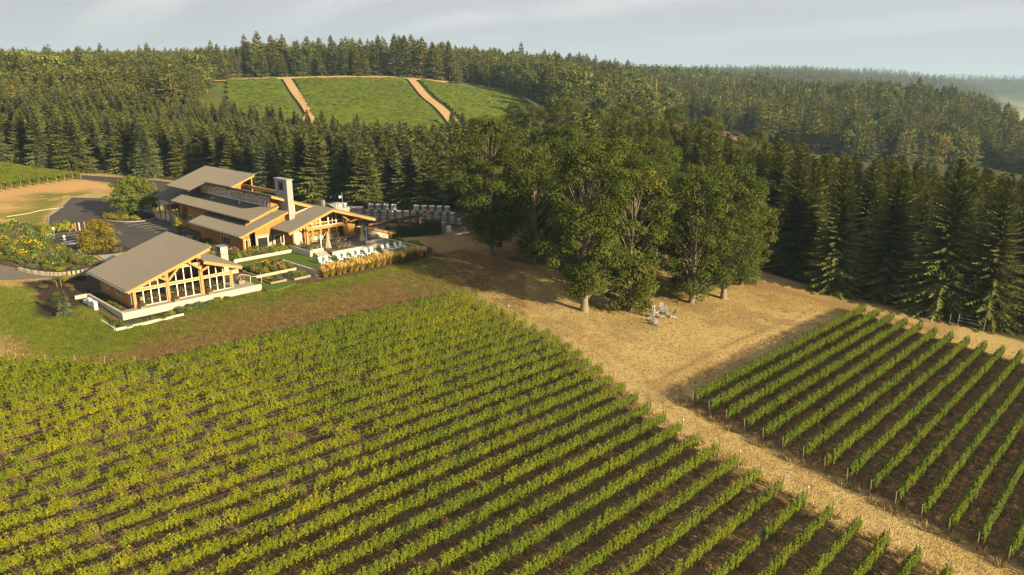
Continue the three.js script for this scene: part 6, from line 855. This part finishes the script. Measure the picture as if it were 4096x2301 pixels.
// gate at the forest edge
{ const t = thing('field_gate', 'steel field gate toned dark for tree shade between two posts at the forest edge', 'gate', GP(68.4, 104.3), -0.55); part('post', rod(V3(0, -0.2, 0), V3(0, 2.1, 0), 0.09), gateShadeGrey(), t); part('post', rod(V3(3.4, -0.4, 0), V3(3.4, 1.8, 0), 0.09), gateShadeGrey(), t); part('post', rod(V3(-1.1, -0.1, 0), V3(-1.1, 1.9, 0), 0.07), gateShadeGrey(), t); for (const y of [1.4, 0.9]) part('rail', rod(V3(0, y, 0), V3(3.4, y - 0.3, 0), 0.04), gateShadeGrey(), t); }
function gateShadeGrey() { return std([0.17, 0.16, 0.14], 0.9); }  // gate grey darkened in the colour itself, standing in for forest shade
{ const t = thing('picnic_table', 'dark picnic table in the shade of the spreading oak', 'picnic table', GP(0.2, 123.2), 0.4); part('table_top', box(-0.9, 0.9, 0.72, 0.77, -0.38, 0.38), oak, t); for (const z of [-0.75, 0.75]) part('bench', box(-0.9, 0.9, 0.42, 0.46, z - 0.14, z + 0.14), oak, t); for (const x of [-0.65, 0.65]) part('leg', merge([bar(V3(x, 0, -0.7), V3(x, 0.72, -0.25), 0.08), bar(V3(x, 0, 0.7), V3(x, 0.72, 0.25), 0.08), box(x - 0.04, x + 0.04, 0.36, 0.42, -0.85, 0.85)]), oak, t); }
// vineyard above the grass bank
{ const A = [-123.5, 170], B = [-116.5, 194.5], N = 11, dir = [-0.93, 0.36], wood = std([0.24, 0.2, 0.14], 0.9), eg = new THREE.CylinderGeometry(0.055, 0.06, 1.8, 7).translate(0, 0.95, 0);
  const rowLeaf = leafMat([0.1, 0.14, 0.02]), clumpB = vineClumpB(); for (let i = 0; i < N; i++) { const q = i / (N - 1), X = mix(A[0], B[0], q), F = mix(A[1], B[1], q), t = thing('vine_row', 'green vine row above the grass bank, ' + ORD[N - 1 - i] + ' counted from the road', 'vine row', GP(X, F), Math.atan2(dir[1], dir[0]), 'vine rows above the grass bank'), L = 42, o = hgt(X, F), im = shadowed(new THREE.InstancedMesh(clumpB, rowLeaf, 62)); im.name = 'canopy'; im.userData.kind = 'stuff'; for (let k = 0; k < 62; k++) { const s = 0.8 + k * 0.68, g = 0.85 + 0.3 * hash2(k, i); put2(im, k, s, hgt(X + dir[0] * s, F + dir[1] * s) - o, hash2(k, 3) * 0.6, 0.95 + 0.2 * hash2(k, i + 5), C3(g * (0.9 + 0.4 * hash2(k, i + 9)), g, g)); } t.add(im); part('end_post', eg, wood, t); for (let s = 8; s < L; s += 8) { const m = part('line_post', eg, wood, t); m.position.set(s, hgt(X + dir[0] * s, F + dir[1] * s) - o, 0); } } }
function vineClumpB() { const r = rng(21), T = new Tri(); for (let i = 0; i < 70; i++) { const sd = r() < 0.5 ? -1 : 1, h = r(); leafQuad(T, V3((r() - 0.5) * 1.1, 0.55 + h * 1.4, sd * 0.4 * (0.4 + 0.6 * r())), V3((r() - 0.5), 0.4 + r() * 0.8, sd * (0.4 + r())).normalize(), 0.3, r, [0.8 + 0.5 * r(), 0.8 + 0.4 * r(), 0.8]); } return T.geo(); }
function put2(im, i, x, y, ry, k, c) { im.setMatrixAt(i, new THREE.Matrix4().compose(V3(x, y, 0), new THREE.Quaternion().setFromEuler(new THREE.Euler(0, ry, 0)), V3(k, k, k))); im.setColorAt(i, c); }
// ---------------------------------------------------------------- air
scene.fog = new THREE.FogExp2(C3(0.5, 0.72, 1), 0.00011);
renderer.render(scene, camera);
